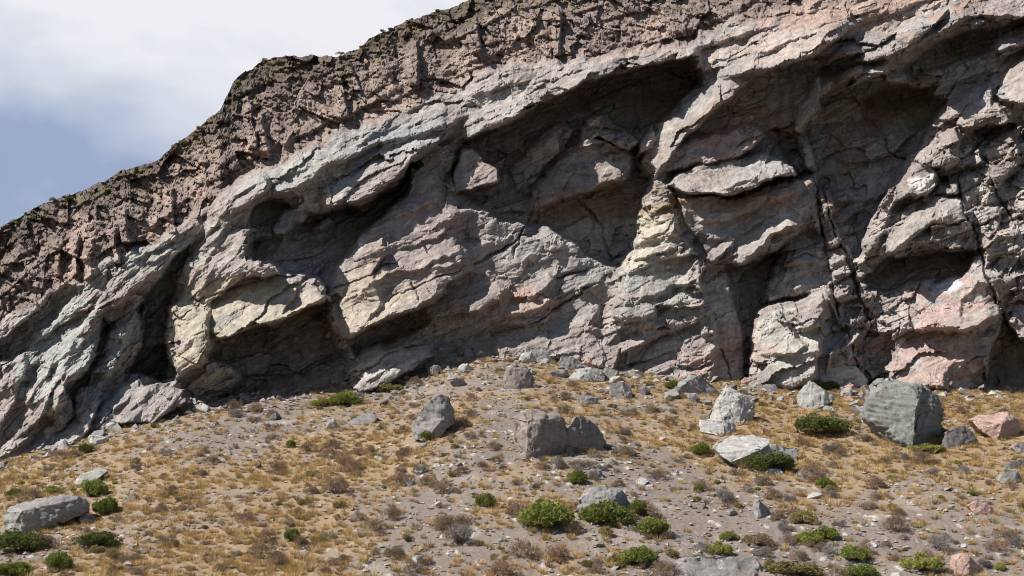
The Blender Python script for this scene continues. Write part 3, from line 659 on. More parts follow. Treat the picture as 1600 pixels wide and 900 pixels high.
def build_cliff():
    rows = 620
    sk = SKY(gx) + 7 * fbm(gx / 34, gx * 0, 470, 5, .6) + 3.0 * facets(gx / 11, gx * 0 + .5, 480, 0)[0]
    bot = CON(gx) + 62
    t = np.linspace(0, 1, rows)[:, None]
    px = np.broadcast_to(gx[None, :], (rows, len(gx))); py = sk[None, :] * (1 - t) + bot[None, :] * t
    fy = np.clip((py - gy[0]) / STEP, 0, len(gy) - 1.001); j = fy.astype(int); f = fy - j
    ci = np.arange(len(gx))[None, :]
    dep = DEP[j, ci] * (1 - f) + DEP[j + 1, ci] * f
    tint = TINT[j, ci] * (1 - f[..., None]) + TINT[j + 1, ci] * f[..., None]
    bnd = np.concatenate([np.ones((7, len(gx))), band[j, ci]])
    a, b = ray(px, py)
    V = np.stack([a * dep, dep, b * dep], -1)
    # the plateau behind the rim
    top = V[0].copy(); extra = []; et = []
    for k, bk in enumerate([60, 36, 20, 10, 5, 2, .7]):
        e = top.copy(); e[:, 1] += bk; e[:, 2] += .02 * bk - .0005 * bk * bk + .25 * fbm(gx / 20, gx * 0 + k, 490, 3) * (bk > 1)
        e[:, 0] *= (e[:, 1] / top[:, 1]); extra.append(e); et.append(np.broadcast_to(np.array((.10, .085, .055)), (len(gx), 3)))
    V = np.concatenate([np.array(extra), V]); tint = np.concatenate([np.array(et), tint])
    nr, nc = V.shape[:2]
    idx = np.arange(nr * nc).reshape(nr, nc)
    f4 = np.stack([idx[:-1, :-1], idx[1:, :-1], idx[1:, 1:], idx[:-1, 1:]], -1).reshape(-1, 4)
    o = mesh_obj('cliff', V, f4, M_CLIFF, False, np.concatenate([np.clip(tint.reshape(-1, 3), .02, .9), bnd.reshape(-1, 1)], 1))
    tag(o, kind='structure')
build_cliff()
#CLIFF_END

# ------------------------------------------------------------------ ground
def gz(X, Y):
    """height of the slope above the camera's level"""
    X = np.asarray(X, float); Y = np.asarray(Y, float)
    a = X / np.maximum(Y, 12); p = 800 + a * F * 1.003
    yc = YC(p) - 1.0
    bc = ray(p, CON(p))[1]; bb = ray(p, 905)[1]
    z0 = 60 * bb; z1 = yc * bc; sl = (z1 - z0) / (yc - 60)
    t = (Y - 60) / (yc - 60)
    z = z0 + (z1 - z0) * t
    z = z + 0.7 * np.sin(np.pi * np.clip(t, 0, 1)) * np.exp(-((p - 1500) / 500) ** 2)
    z = np.where(t > 1, z1 + sl * .35 * (Y - yc), z)
    below = z0 - .24 * (60 - Y)
    rise = -1.75 - (Y - 4) * .34
    z = np.where(Y < 60, np.where(Y < 34, np.maximum(rise, z0 - .24 * 26 - .05 * (34 - Y)), below), z)
    k = smooth(10, 50, Y)
    n = .55 * fbm(X / 14, Y / 14, 600, 3) + .16 * fbm(X / 3.5, Y / 3.5, 610, 3) + .05 * fbm(X / .9, Y / .9, 620, 3)
    return z + n * k
def ground_hit(px, py):
    a, b = ray(px, py)
    Ys = np.linspace(58, 116, 600)
    g = gz(a * Ys, Ys) - b * Ys
    i = np.argmax(g > 0)
    if g[i] <= 0: return 112.0
    return float(Ys[i])
def golden(p, t):
    """share of dry grass over bare gravel at picture column p, depth share t"""
    g = .5 * smooth(1000, 1150, p) * smooth(.22, .42, t) + .55 * np.exp(-((p - 420 - 480 * (t - .2)) / 210) ** 2) * smooth(.9, .5, t) + .3 * smooth(.6, .9, t) * smooth(600, 800, p)
    g = g + .35 * smooth(350, 100, p) * smooth(.1, .4, t) - .5 * np.exp(-((p - 1120) / 160) ** 2) * smooth(.28, .12, t) - .35 * np.exp(-((p - 700) / 130) ** 2 - ((t - .5) / .28) ** 2)
    return g
def gold_at(X, Y):
    p = 800 + X / Y * F; t = (Y - 60) / (YC(p) - 61)
    return np.clip(.36 + golden(p, t) + .75 * fbm(X / 5, Y / 5, 640, 4), 0, 1)
def build_ground():
    ys = np.r_[np.linspace(-6, 50, 40), np.arange(50.6, 120, .17), np.linspace(120.5, 200, 40)]
    aa = np.r_[np.linspace(-1.4, -.46, 30), np.arange(-.455, .455, .00135), np.linspace(.46, 1.4, 30)]
    A, Yg = np.meshgrid(aa, ys)
    X = A * np.maximum(Yg, 12)
    Z = gz(X, Yg)
    gs = gold_at(X, np.maximum(Yg, 30))
    fine = fbm(X / .5, Yg / .9, 660, 4, .7)
    h, e, idv = facets(X / .22, Yg / .4, 670, 0)
    Z = Z + .05 * fine * smooth(20, 50, Yg) + .035 * idv
    c = np.broadcast_to(np.array((.205, .168, .145)), X.shape + (3,)).copy()
    c = mixc(c, (.33, .285, .25), smooth(.1, .5, fbm(X / 2.2, Yg / 2.2, 680, 4)) * .6)
    c = mixc(c, (.31, .22, .125), smooth(.2, .8, gs + .35 * fine) * .8)
    c = mixc(c, (.15, .12, .10), smooth(.3, .55, -fine + .2 * fbm(X, Yg, 690, 2)) * .45)
    c = mixc(c, (.48, .45, .42), smooth(.965, .985, idv) * smooth(.9, .3, gs) * .9)
    nr, nc = X.shape; idx = np.arange(nr * nc).reshape(nr, nc)
    f4 = np.stack([idx[:-1, :-1], idx[:-1, 1:], idx[1:, 1:], idx[1:, :-1]], -1).reshape(-1, 4)
    m = rock_material('stony_ground', None, streak=.0, bump=.5, scale=1.6, grain=.4, strata=.08)
    o = mesh_obj('ground', np.stack([X, Yg, Z], -1), f4, m, True, c.reshape(-1, 3))
    tag(o, kind='structure')
build_ground()

# ------------------------------------------------------------------ boulders
def n3(P, s, k=0, o=4):
    return (fbm(P[:, 0] * s, P[:, 1] * s + P[:, 2] * s * .6, k, o) + fbm(P[:, 1] * s + 7, P[:, 2] * s - P[:, 0] * s * .5, k + 20, o) + fbm(P[:, 2] * s + 3, P[:, 0] * s + P[:, 1] * s * .4, k + 40, o)) / 1.8
def rock_from_points(name, groups, mat, seed=0, rough=1.0, cuts=4, link=True, origin=None, bev=.05, layer=0.0, chips=9, chipd=.085):
    """each group of points becomes a convex block; the blocks are joined, worn and roughened as one mesh"""
    bm = bmesh.new()
    for pts in groups:
        b2 = bmesh.new()
        vs = [b2.verts.new(p) for p in pts]
        r = bmesh.ops.convex_hull(b2, input=vs)
        junk = [v for v in b2.verts if not v.link_faces]
        bmesh.ops.delete(b2, geom=junk, context='VERTS')
        if chips:
            rc = random.Random(seed * 7 + 3)
            for q_ in range(chips):
                dd = Vector((rc.uniform(-1, 1), rc.uniform(-1, .4), rc.uniform(-.3, 1))).normalized()
                pr = [v.co.dot(dd) for v in b2.verts]; mx_, mn_ = max(pr), min(pr)
                bmesh.ops.bisect_plane(b2, geom=b2.verts[:] + b2.edges[:] + b2.faces[:], plane_co=dd * (mx_ - (mx_ - mn_) * rc.uniform(.01, chipd)), plane_no=dd, clear_outer=True)
                cv = [v.co.copy() for v in b2.verts]; b2.clear()
                bmesh.ops.convex_hull(b2, input=[b2.verts.new(c_) for c_ in cv])
                bmesh.ops.delete(b2, geom=[v for v in b2.verts if not v.link_faces], context='VERTS')
        bmesh.ops.dissolve_limit(b2, angle_limit=math.radians(7), verts=b2.verts, edges=b2.edges)
        size = max((max(v.co[i] for v in b2.verts) - min(v.co[i] for v in b2.verts)) for i in range(3))
        if bev:
            bmesh.ops.bevel(b2, geom=list(b2.edges), offset=size * bev, offset_type='OFFSET', segments=2, profile=.6, affect='EDGES', clamp_overlap=True)
        bmesh.ops.triangulate(b2, faces=b2.faces)
        for it in range(14):
            lim = size / (2 ** cuts) * 1.2
            es = [e for e in b2.edges if e.calc_length() > lim]
            if not es or len(b2.faces) > 14000: break
            bmesh.ops.subdivide_edges(b2, edges=es, cuts=1)
            bmesh.ops.triangulate(b2, faces=b2.faces)
        tmp = bpy.data.meshes.new('tmp'); b2.to_mesh(tmp); b2.free(); bm.from_mesh(tmp); bpy.data.meshes.remove(tmp)
    bm.normal_update()
    P = np.array([v.co[:] for v in bm.verts]); N = np.array([v.normal[:] for v in bm.verts])
    size = (P.max(0) - P.min(0)).max()
    sd = seed * 13.7
    q = (P - P.min(0)) / size + sd
    disp = .034 * n3(q, 3.2, 700) + .020 * n3(q, 9, 720) + .010 * n3(q, 26, 740)
    h, e, _ = facets(q[:, 0] * 5 + q[:, 1] * 3, q[:, 2] * 6 + q[:, 1] * 2, 760 + seed, 1.5)
    disp = disp + .030 * h - .015 * smooth(.08, 0, e)
    h, e, _ = facets(q[:, 0] * 13 + q[:, 1] * 8, q[:, 2] * 14 - q[:, 1] * 5, 790 + seed, 1.8)
    disp = disp + .012 * h
    if layer:
        s = q[:, 2] * 16 + q[:, 0] * 5 + 2 * n3(q, 2, 780, 2)
        disp = disp + layer * .02 * (s - np.floor(s))
    P = P + N * (disp * size * rough)[:, None]
    if origin is None:
        origin = Vector(((P[:, 0].min() + P[:, 0].max()) / 2, (P[:, 1].min() + P[:, 1].max()) / 2, P[:, 2].min()))
    P = P - np.array(origin[:])
    for v, p in zip(bm.verts, P): v.co = p
    me = bpy.data.meshes.new(name); bm.to_mesh(me); bm.free()
    for f in me.polygons: f.use_smooth = True
    me.materials.append(mat)
    o = bpy.data.objects.new(name, me); o.location = origin
    if link: col.objects.link(o)
    return o
M_GRAVEL = rock_material('gravel_stone', None, streak=.1, scale=2.0)
BM = {
 'grey': rock_material('grey_boulder_rock', (.26, .245, .235), streak=.12, bump=.5, scale=2.2),
 'pale': rock_material('pale_boulder_rock', (.40, .385, .355), streak=.12, bump=.5, scale=2.2),
 'green': rock_material('green_grey_boulder_rock', (.215, .218, .20), streak=.15, bump=.6, scale=2.2),
 'pink': rock_material('pink_boulder_rock', (.40, .275, .225), streak=.12, bump=.45, scale=2.2),
 'brown': rock_material('brown_boulder_rock', (.24, .205, .185), streak=.2, bump=.5, scale=2.2),
 'dark': rock_material('dark_boulder_rock', (.15, .135, .13), streak=.15, bump=.5, scale=2.2),
}
def boulder(label, base, fronts, mat, thick=1.6, seed=0, rough=1.0, name='boulder', cat='boulder', group=None, cuts=5, bev=.006, layer=0, shr=.8):
    Y = ground_hit(*base)
    groups = []
    for fr in fronts:
        cx = sum(p[0] for p in fr) / len(fr); cy = sum(p[1] for p in fr) / len(fr); my = max(p[1] for p in fr)
        pts = []
        for (x, y, d) in fr:
            p = at(x, y, Y - d)
            if y > my - 12: p.z -= .25
            pts.append(p)
            d_ = min(d, 0.2) - thick
            q = at(cx + (x - cx) * shr, cy + (y - cy) * shr, Y - d); q.y = Y - d_
            q.z = min(q.z, at(x, y, Y - d).z)
            pts.append(q)
            if y > cy: xq = float(ray(cx + (x - cx) * .6, cy)[0]) * q.y; pts.append(Vector((xq, q.y, float(gz(xq, q.y)) - .3)))
        groups.append([p[:] for p in pts])
    o = rock_from_points(name, groups, BM[mat], seed, rough * .85, cuts, bev=bev, chips=6, chipd=.05, layer=layer)
    return tag(o, label, cat, group)

boulder('large brown split boulder with a notched flat top and shaded front, mid slope', (850, 706),
        [[(804, 652, -.2), (806, 680, 0), (816, 706, .9), (822, 644, .9), (818, 643, 0), (850, 642, .2), (884, 655, -.4), (886, 704, -.3), (860, 648, -1.4), (824, 708, 1.5), (828, 660, 1.6), (872, 652, .9)],
         [(886, 676, .1), (884, 706, .1), (896, 652, -.4), (912, 649, -1.1), (930, 662, -1.6), (944, 692, -1.9), (936, 698, -1.5), (900, 700, -.6)]], 'brown', 2.0, 1, 1.1, layer=.3)
boulder('biggest grey green boulder with a ribbed face, upright against the cliff foot on the right', (1420, 690),
        [[(1356, 652, -.3), (1358, 606, -.4), (1372, 592, -.4), (1396, 589, .1), (1440, 604, .5), (1382, 640, 1.0), (1386, 668, 1.2), (1410, 688, 1.9), (1424, 693, 2.1), (1430, 640, 2.0), (1360, 622, .4), (1436, 622, 1.5), (1376, 606, .8)],
         [(1436, 603, .1), (1456, 608, -.3), (1468, 626, -.7), (1464, 650, -.6), (1470, 668, -.9), (1460, 690, -.6), (1426, 694, 1.3), (1434, 650, 1.0), (1452, 640, .5)]], 'green', 2.2, 2, 1.2, layer=1.0)
boulder('rounded grey boulder with a sloping left side standing on a second ledge, left of centre', (690, 680),
        [[(648, 660, 0), (656, 640, .2), (672, 626, .2), (688, 616, 0), (700, 620, -.2), (710, 642, -.5), (712, 656, -.6), (692, 662, .5), (652, 664, .4)],
         [(640, 668, 0), (648, 655, .3), (690, 656, .7), (708, 660, -.3), (690, 674, .5), (664, 684, .9), (645, 680, .4)]], 'grey', 1.8, 3)
boulder('tilted pale slab boulder with a ribbed face leaning on a smaller block, right of centre', (1150, 662),
        [[(1104, 652, .2), (1120, 624, .3), (1136, 602, 0), (1158, 614, .2), (1180, 630, -.2), (1176, 655, -.5), (1156, 662, .8), (1130, 656, .9)]], 'pale', 1.5, 4, layer=1)
boulder('small pale block at the foot of the tilted slab boulder', (1120, 677),
        [[(1092, 656, 0), (1093, 668, .3), (1110, 655, -.3), (1132, 657, 0), (1150, 664, -.5), (1148, 674, -.2), (1130, 678, .8), (1112, 672, .7)]], 'pale', 1.0, 5, cuts=4)
boulder('white topped flat boulder with a dark green shrub growing against its front', (1180, 724),
        [[(1112, 700, .5), (1120, 690, 0), (1145, 681, -.6), (1178, 680, -1), (1204, 689, -.9), (1196, 700, .6), (1142, 716, 1.2), (1120, 708, .9), (1150, 722, .8)],
         [(1150, 708, .6), (1200, 694, -.2), (1246, 700, -1), (1246, 718, -.8), (1238, 735, -.4), (1200, 735, .5), (1160, 730, .8)]], 'pale', 1.6, 6, .7)
boulder('pointed pinkish grey boulder between the tilted slab and the biggest boulder', (1275, 637),
        [[(1246, 618, .1), (1254, 604, 0), (1266, 594, 0), (1290, 606, .1), (1308, 622, -.4), (1286, 630, .5), (1270, 638, .6), (1250, 630, .4)]], 'pale', 1.4, 7, cuts=4)
boulder('flat pink boulder near the right edge behind the dry grass', (1560, 684),
        [[(1516, 656, 0), (1532, 647, -.3), (1578, 643, -.6), (1590, 652, -.6), (1596, 668, -.9), (1588, 680, -.5), (1558, 685, .7), (1530, 670, .5), (1566, 662, .8)]], 'pink', 1.7, 8)
boulder('long low grey boulder with a rounded top at the left edge', (60, 830),
        [[(4, 800, .2), (28, 785, 0), (90, 775, -.3), (132, 778, -.6), (139, 790, -.9), (136, 800, -.7), (80, 812, .6), (42, 822, .9), (34, 800, 1.2), (32, 834, 1.0), (5, 836, .9)]], 'grey', 1.8, 9, layer=.5)
boulder('grey boulder with a sharp lit ridge rising behind the large green bushes', (925, 800),
        [[(900, 802, .2), (903, 785, .2), (912, 768, .1), (930, 758, 0), (952, 759, -.1), (972, 765, -.3), (986, 782, -.5), (984, 798, -.3), (950, 784, .7), (918, 792, .6)]], 'grey', 1.3, 10)
boulder('flat topped grey boulder cut by the bottom edge of the picture', (1115, 899),
        [[(1040, 892, .1), (1050, 880, 0), (1078, 871, -.2), (1130, 869, -.4), (1182, 872, -.7), (1192, 890, -.6), (1192, 910, 0), (1120, 915, .6), (1045, 912, .5)]], 'grey', 1.6, 11)
boulder('grey boulder with a dark overhanging front, just below the pink column of the cliff', (1090, 616),
        [[(1050, 610, .1), (1062, 594, .2), (1080, 584, -.1), (1094, 586, 0), (1126, 610, -.6), (1118, 618, -.2), (1080, 616, .2), (1070, 598, .7)]], 'grey', 1.6, 12, cuts=4)
boulder('pale flat topped rock with a shaded front, upslope of the split boulder', (915, 596),
        [[(888, 586, .3), (898, 578, 0), (926, 573, -.3), (946, 578, -.6), (944, 592, -.4), (916, 596, .2), (892, 594, .5), (906, 590, .6)]], 'pale', 1.2, 13, cuts=4)
boulder('grey boulder with a level top on the slope crest, below the shaded cliff wall', (810, 607),
        [[(785, 592, .1), (790, 577, 0), (806, 574, -.1), (826, 577, -.3), (836, 594, -.5), (830, 606, -.2), (804, 608, .5), (788, 602, .4)]], 'brown', 1.3, 14, cuts=4)
boulder('angular grey boulder with dark cracks, downslope of the pale flat topped rock', (968, 622),
        [[(950, 612, .2), (954, 600, .1), (972, 594, -.1), (986, 606, -.3), (988, 616, -.2), (976, 624, .4), (956, 620, .4)]], 'grey', 1.0, 15, cuts=4)
boulder('thin dark slab leaning over the rocks at the cliff foot', (905, 562),
        [[(870, 530, -.2), (880, 528, -.6), (916, 530, -.8), (944, 545, -.8), (938, 552, 0), (914, 550, .5), (890, 540, .4)]], 'dark', 1.0, 16, .6, name='flat_rock', cat='rock', cuts=4)
boulder('dark blocky rock under the thin leaning slab', (860, 566),
        [[(822, 560, 0), (826, 544, 0), (850, 541, -.1), (868, 548, -.3), (868, 564, 0), (840, 568, .4)]], 'grey', 1.2, 17, cuts=4)
boulder('rough grey rock in front of the thin leaning slab', (892, 578),
        [[(872, 572, .1), (876, 558, .1), (892, 556, 0), (908, 564, -.2), (910, 576, 0), (886, 580, .4)]], 'grey', 1.1, 18, cuts=4)
boulder('dark rock below the right end of the leaning slab', (925, 570),
        [[(896, 568, .1), (900, 552, 0), (928, 552, -.2), (950, 566, -.4), (940, 572, 0)]], 'dark', 1.1, 19, cuts=4)
boulder('white grey broken rock at the foot of the dark fluted slot', (1310, 605),
        [[(1272, 582, .2), (1276, 568, .1), (1292, 564, 0), (1306, 580, .3), (1340, 576, -.3), (1356, 592, -.6), (1352, 606, 0), (1310, 608, .5), (1284, 600, .6)]], 'pale', 1.3, 20, cuts=4)
boulder('narrow pointed grey rock standing upright on the gravel below the white topped boulder', (1190, 808),
        [[(1176, 800, 0), (1180, 779, 0), (1186, 780, .1), (1202, 796, -.3), (1205, 808, -.3), (1190, 812, .4), (1184, 808, .4)]], 'grey', .8, 21, cuts=4)
boulder('flat tilted grey slab in the dry grass with a green shrub at its right end', (1270, 748),
        [[(1244, 738, .1), (1252, 735, -.2), (1290, 737, -.6), (1298, 746, -.5), (1280, 752, .3), (1250, 748, .5)]], 'grey', 1.0, 22, .7, name='flat_rock', cat='rock', cuts=4)
boulder('pinkish upright boulder by the bottom edge, near the right corner', (1505, 896),
        [[(1490, 892, .1), (1492, 868, .1), (1504, 863, 0), (1516, 870, .2), (1530, 882, -.5), (1548, 904, -.6), (1512, 906, .4), (1492, 905, .4)]], 'pink', 1.0, 23, cuts=4)
boulder('dark wedge rock balanced on a pale rock at the right edge', (1590, 732),
        [[(1568, 728, .2), (1580, 720, 0), (1602, 718, -.2), (1612, 728, -.2), (1600, 738, .2), (1578, 734, .4)]], 'dark', .8, 24, cuts=4)
boulder('pale ribbed rock under the dark wedge rock at the right edge', (1585, 756),
        [[(1560, 746, .1), (1568, 738, 0), (1590, 734, -.1), (1598, 746, -.2), (1594, 757, 0), (1576, 756, .3)]], 'grey', .8, 25, cuts=4, layer=1)
boulder('low pinkish rock in the golden grass on the right', (1535, 804),
        [[(1512, 790, 0), (1524, 783, -.1), (1545, 786, -.2), (1556, 800, -.3), (1548, 807, 0), (1524, 797, .2)]], 'pink', .8, 26, cuts=4)
boulder('flat dark grey slab bedded in the scree left of the rounded boulder', (570, 663),
        [[(540, 660, .1), (556, 650, -.2), (584, 643, -.5), (592, 650, -.4), (580, 660, .2), (552, 666, .4)]], 'grey', 1.0, 27, .6, name='flat_rock', cat='rock', cuts=4)
boulder('white slab lying between green shrubs left of the bottom centre, above the long low boulder', (140, 755),
        [[(114, 752, .2), (124, 742, 0), (160, 730, -.6), (168, 736, -.4), (146, 748, .2), (122, 758, .5)]], 'pale', 1.0, 28, .7, name='flat_rock', cat='rock', cuts=4)
boulder('white slab beside a dark green shrub close under the left cliff', (148, 686),
        [[(134, 682, .2), (146, 674, 0), (160, 670, -.3), (163, 676, -.2), (150, 688, .3)]], 'pale', .9, 29, .7, name='flat_rock', cat='rock', cuts=4)
boulder('pointed white stone on the scree below the central buttress', (517, 670),
        [[(509, 662, .1), (514, 652, 0), (522, 654, 0), (528, 662, -.2), (524, 668, 0), (512, 668, .2)]], 'pale', .6, 30, cuts=4)
boulder('low dark brown pointed mound of rock right of the long low boulder', (205, 784),
        [[(188, 784, .1), (200, 772, 0), (212, 773, 0), (222, 782, -.2), (206, 787, .3)]], 'brown', .8, 31, cuts=4)
boulder('dark shattered rock in the shade right of the biggest boulder', (1500, 700),
        [[(1474, 690, 0), (1480, 674, 0), (1506, 664, -.3), (1526, 680, -.4), (1530, 700, -.3), (1500, 706, .3), (1478, 700, .3)]], 'dark', 1.2, 32, cuts=4)
boulder('tilted grey slab right of the biggest boulder, pointing at the pink boulder', (1500, 680),
        [[(1478, 680, .2), (1496, 672, 0), (1520, 668, -.2), (1532, 674, -.3), (1522, 682, .1), (1500, 686, .3)]], 'pale', .9, 33, .6, name='flat_rock', cat='rock', cuts=4)
boulder('grey rock propped at the right edge below the pink boulder', (1598, 708),
        [[(1582, 700, 0), (1588, 692, 0), (1604, 690, -.1), (1614, 704, -.2), (1600, 712, .2)]], 'grey', .9, 34, cuts=4)
boulder('small white stone among dry tufts downslope of the lone round green bush', (778, 853),
        [[(768, 856, 0), (772, 848, 0), (780, 846, 0), (784, 852, -.1), (780, 860, .1), (770, 860, .1)]], 'pale', .4, 35, cuts=4)
boulder('low grey rock half buried upslope of the sharp ridged boulder', (925, 748),
        [[(910, 744, .1), (922, 732, 0), (938, 734, -.1), (948, 746, -.3), (926, 750, .2)]], 'grey', .9, 36, cuts=4)
boulder('small dark rock pair upslope of the split boulder, on golden grass', (918, 632),
        [[(902, 628, 0), (906, 616, 0), (914, 615, 0), (922, 622, .1), (934, 622, -.2), (936, 632, -.1), (912, 634, .2)]], 'grey', .7, 37, cuts=4)
boulder('flat grey pink slab just under the pale block of the cliff', (1195, 612),
        [[(1174, 606, .1), (1182, 600, -.1), (1212, 600, -.3), (1218, 610, -.2), (1196, 614, .2)]], 'grey', .9, 38, .6, name='flat_rock', cat='rock', cuts=4)
boulder('low white rock ledge beside the sprawling dark green bush', (1355, 660),
        [[(1344, 658, 0), (1350, 652, 0), (1364, 652, -.1), (1368, 658, -.1), (1356, 661, .1)]], 'pale', .6, 39, .7, cuts=4)
boulder('pale flat rocks left of the flat tilted slab, at the dark shrub foot', (1215, 742),
        [[(1188, 742, .1), (1200, 732, 0), (1216, 732, 0), (1232, 738, -.2), (1220, 746, .2)]], 'pale', .7, 40, cuts=4)

# loose stones: a few shapes, many copies
def rand_rock(k):
    r = random.Random(900 + k); pts = []
    for i in range(13):
        th, ph = r.uniform(0, 6.283), math.acos(r.uniform(-1, 1)); q = r.uniform(.8, 1)
        pts.append((q * math.cos(th) * math.sin(ph) * .6, q * math.sin(th) * math.sin(ph) * .5, q * math.cos(ph) * r.uniform(.28, .42)))
    return pts
PROTO = []
for k in range(9):
    o = rock_from_points('loose_stone', [rand_rock(k)], BM[['grey', 'pale', 'grey', 'green', 'brown', 'grey', 'pink', 'pale', 'dark'][k]], 50 + k, 1.0, 3, link=False, origin=Vector((0, 0, 0)), bev=.03)
    PROTO.append(o)
def slope_tilt(x, y):
    e = .6
    return math.atan2(float(gz(x, y + e) - gz(x, y - e)), 2 * e)
rs = random.Random(5)
LST = ['loose grey stone lying on the slope', 'loose pale stone lying on the slope', 'loose grey stone lying on the slope', 'loose greenish stone lying on the slope', 'loose brown stone lying on the slope',
       'loose grey stone lying on the slope', 'loose pinkish stone lying on the slope', 'loose pale stone lying on the slope', 'loose dark stone lying on the slope']
n_st = 0
while n_st < 300:
    px = rs.uniform(-20, 1620); py = rs.uniform(560, 905)
    if py < float(CON(px)) + 3: continue
    dens = .35 + .9 * math.exp(-((px - 740) / 200) ** 2 - ((py - 680) / 90) ** 2) + 1.6 * math.exp(-((py - float(CON(px)) - 16) / 16) ** 2) + .5 * math.exp(-((px - 1450) / 160) ** 2 - ((py - 690) / 50) ** 2)
    if rs.random() > dens: continue
    Y = ground_hit(px, py); a, _ = ray(px, py); x = float(a) * Y
    k = rs.randrange(9)
    o = PROTO[k].copy(); col.objects.link(o)
    s = .22 + .5 * math.exp(-((py - float(CON(px)) - 14) / 14) ** 2) * rs.random() + .75 * rs.random() ** 3.2 + .25 * (rs.random() < .12)
    o.location = (x, Y, float(gz(x, Y)) + .05 * s)
    o.rotation_euler = (slope_tilt(x, Y) + rs.uniform(-.3, .3), rs.uniform(-.3, .3), rs.uniform(0, 6.28)); o.scale = (s, s, s * rs.uniform(.7, 1.2))
    tag(o, LST[k], 'stone', LST[k].replace('stone', 'stones')); n_st += 1

rs2 = random.Random(31); n_f = 0
while n_f < 210:
    px = rs2.uniform(-10, 1620); c0 = float(CON(px)); py = c0 + 3 + 42 * rs2.random() ** 1.8
    w_ = .12 + .9 * math.exp(-((px - 900) / 110) ** 2) + .9 * math.exp(-((px - 1380) / 130) ** 2) + .35 * math.exp(-((px - 660) / 80) ** 2) + .35 * math.exp(-((px - 1120) / 90) ** 2)
    if rs2.random() > w_: continue
    Y = ground_hit(px, py); a, _ = ray(px, py); x = float(a) * Y
    k = rs2.choice([0, 1, 2, 0, 2, 5, 5, 8, 6, 3]); o = PROTO[k].copy(); o.name = 'fallen_rock'; col.objects.link(o)
    s_ = .5 + 1.7 * rs2.random() ** 2.4
    o.location = (x, Y, float(gz(x, Y)) + .12 * s_); o.rotation_euler = (slope_tilt(x, Y) + rs2.uniform(-.5, .5), rs2.uniform(-.5, .5), rs2.uniform(0, 6.28)); o.scale = (s_, s_, s_ * rs2.uniform(.8, 1.6))
    L_ = ['fallen grey rock in the rubble along the cliff foot', 'fallen pale rock in the rubble along the cliff foot', 0, 'fallen greenish rock in the rubble along the cliff foot', 0, 0, 'fallen pinkish rock in the rubble along the cliff foot', 0, 'fallen dark rock in the rubble along the cliff foot'][k] or 'fallen grey rock in the rubble along the cliff foot'
    tag(o, L_, 'rock', L_.replace(' rock ', ' rocks ')); n_f += 1

def gravel():
    n = 16000
    Y = RNG.uniform(57, 112, n * 2); A = RNG.uniform(-.45, .45, n * 2)
    X = A * Y; g = gold_at(X, Y)
    keep = RNG.random(n * 2) < np.clip(1.15 - g, .2, 1); X = X[keep][:n]; Y = Y[keep][:n]; n = len(X)
    s = .03 + .13 * RNG.random(n) ** 3
    m = 3400; A2 = RNG.uniform(-.45, .45, m); Yf = YC(800 + A2 * F) + .5 - 9 * RNG.random(m) ** 2.2
    X = np.r_[X, A2 * Yf]; Y = np.r_[Y, Yf]; s = np.r_[s, .06 + .32 * RNG.random(m) ** 3]; n = len(X)
    Z = gz(X, Y)
    ring = np.array([(1, 0, 0), (.3, .9, .1), (-.8, .5, -.1), (-.7, -.6, .1), (.4, -.9, 0), (.1, 0, .75), (0, 0, -.6)])
    th = RNG.uniform(0, 6.28, n); c, sn = np.cos(th), np.sin(th)
    v = ring[None] * (1 + .35 * RNG.standard_normal((n, 7, 1))) * s[:, None, None]
    v = np.stack([v[..., 0] * c[:, None] - v[..., 1] * sn[:, None], v[..., 0] * sn[:, None] + v[..., 1] * c[:, None], v[..., 2]], -1) + np.stack([X, Y, Z + s * .3], -1)[:, None]
    fc = np.array([(0, 1, 5), (1, 2, 5), (2, 3, 5), (3, 4, 5), (4, 0, 5), (1, 0, 6), (2, 1, 6), (3, 2, 6), (4, 3, 6), (0, 4, 6)])
    f = (fc[None] + 7 * np.arange(n)[:, None, None]).reshape(-1, 3)
    base = np.array([(.30, .27, .25), (.22, .19, .175), (.46, .44, .41), (.34, .26, .22), (.14, .12, .11)])[RNG.choice(5, n, p=[.36, .3, .07, .16, .11])]
    o = mesh_obj('gravel', v, f, M_GRAVEL, False, np.repeat(base, 7, 0)); tag(o, kind='stuff')
gravel()

# ------------------------------------------------------------------ plants
def leaf_material(name, trans=.25):
    m = bpy.data.materials.new(name); m.use_nodes = True; t = m.node_tree; t.nodes.clear()
    out = nd(t, 'ShaderNodeOutputMaterial'); d = nd(t, 'ShaderNodeBsdfDiffuse', i_Roughness=.8); tr = nd(t, 'ShaderNodeBsdfTranslucent')
    at_ = nd(t, 'ShaderNodeAttribute', attribute_name='tint'); inf = nd(t, 'ShaderNodeObjectInfo')
    r = nd(t, 'ShaderNodeMapRange', i_3=.8, i_4=1.2); lk(t, inf.outputs['Random'], r.inputs[0])
    s = nd(t, 'ShaderNodeVectorMath', operation='SCALE'); lk(t, at_.outputs['Color'], s.inputs[0]); lk(t, r.outputs[0], s.inputs['Scale'])
    lk(t, s.outputs[0], d.inputs[0]); lk(t, s.outputs[0], tr.inputs[0])
    mx_ = nd(t, 'ShaderNodeMixShader', i_0=trans); lk(t, d.outputs[0], mx_.inputs[1]); lk(t, tr.outputs[0], mx_.inputs[2]); lk(t, mx_.outputs[0], out.inputs[0])
    return m
M_LEAF = leaf_material('leaves'); M_GRASS = leaf_material('dry_grass_blades', .35); M_TWIG = leaf_material('twigs', .0)

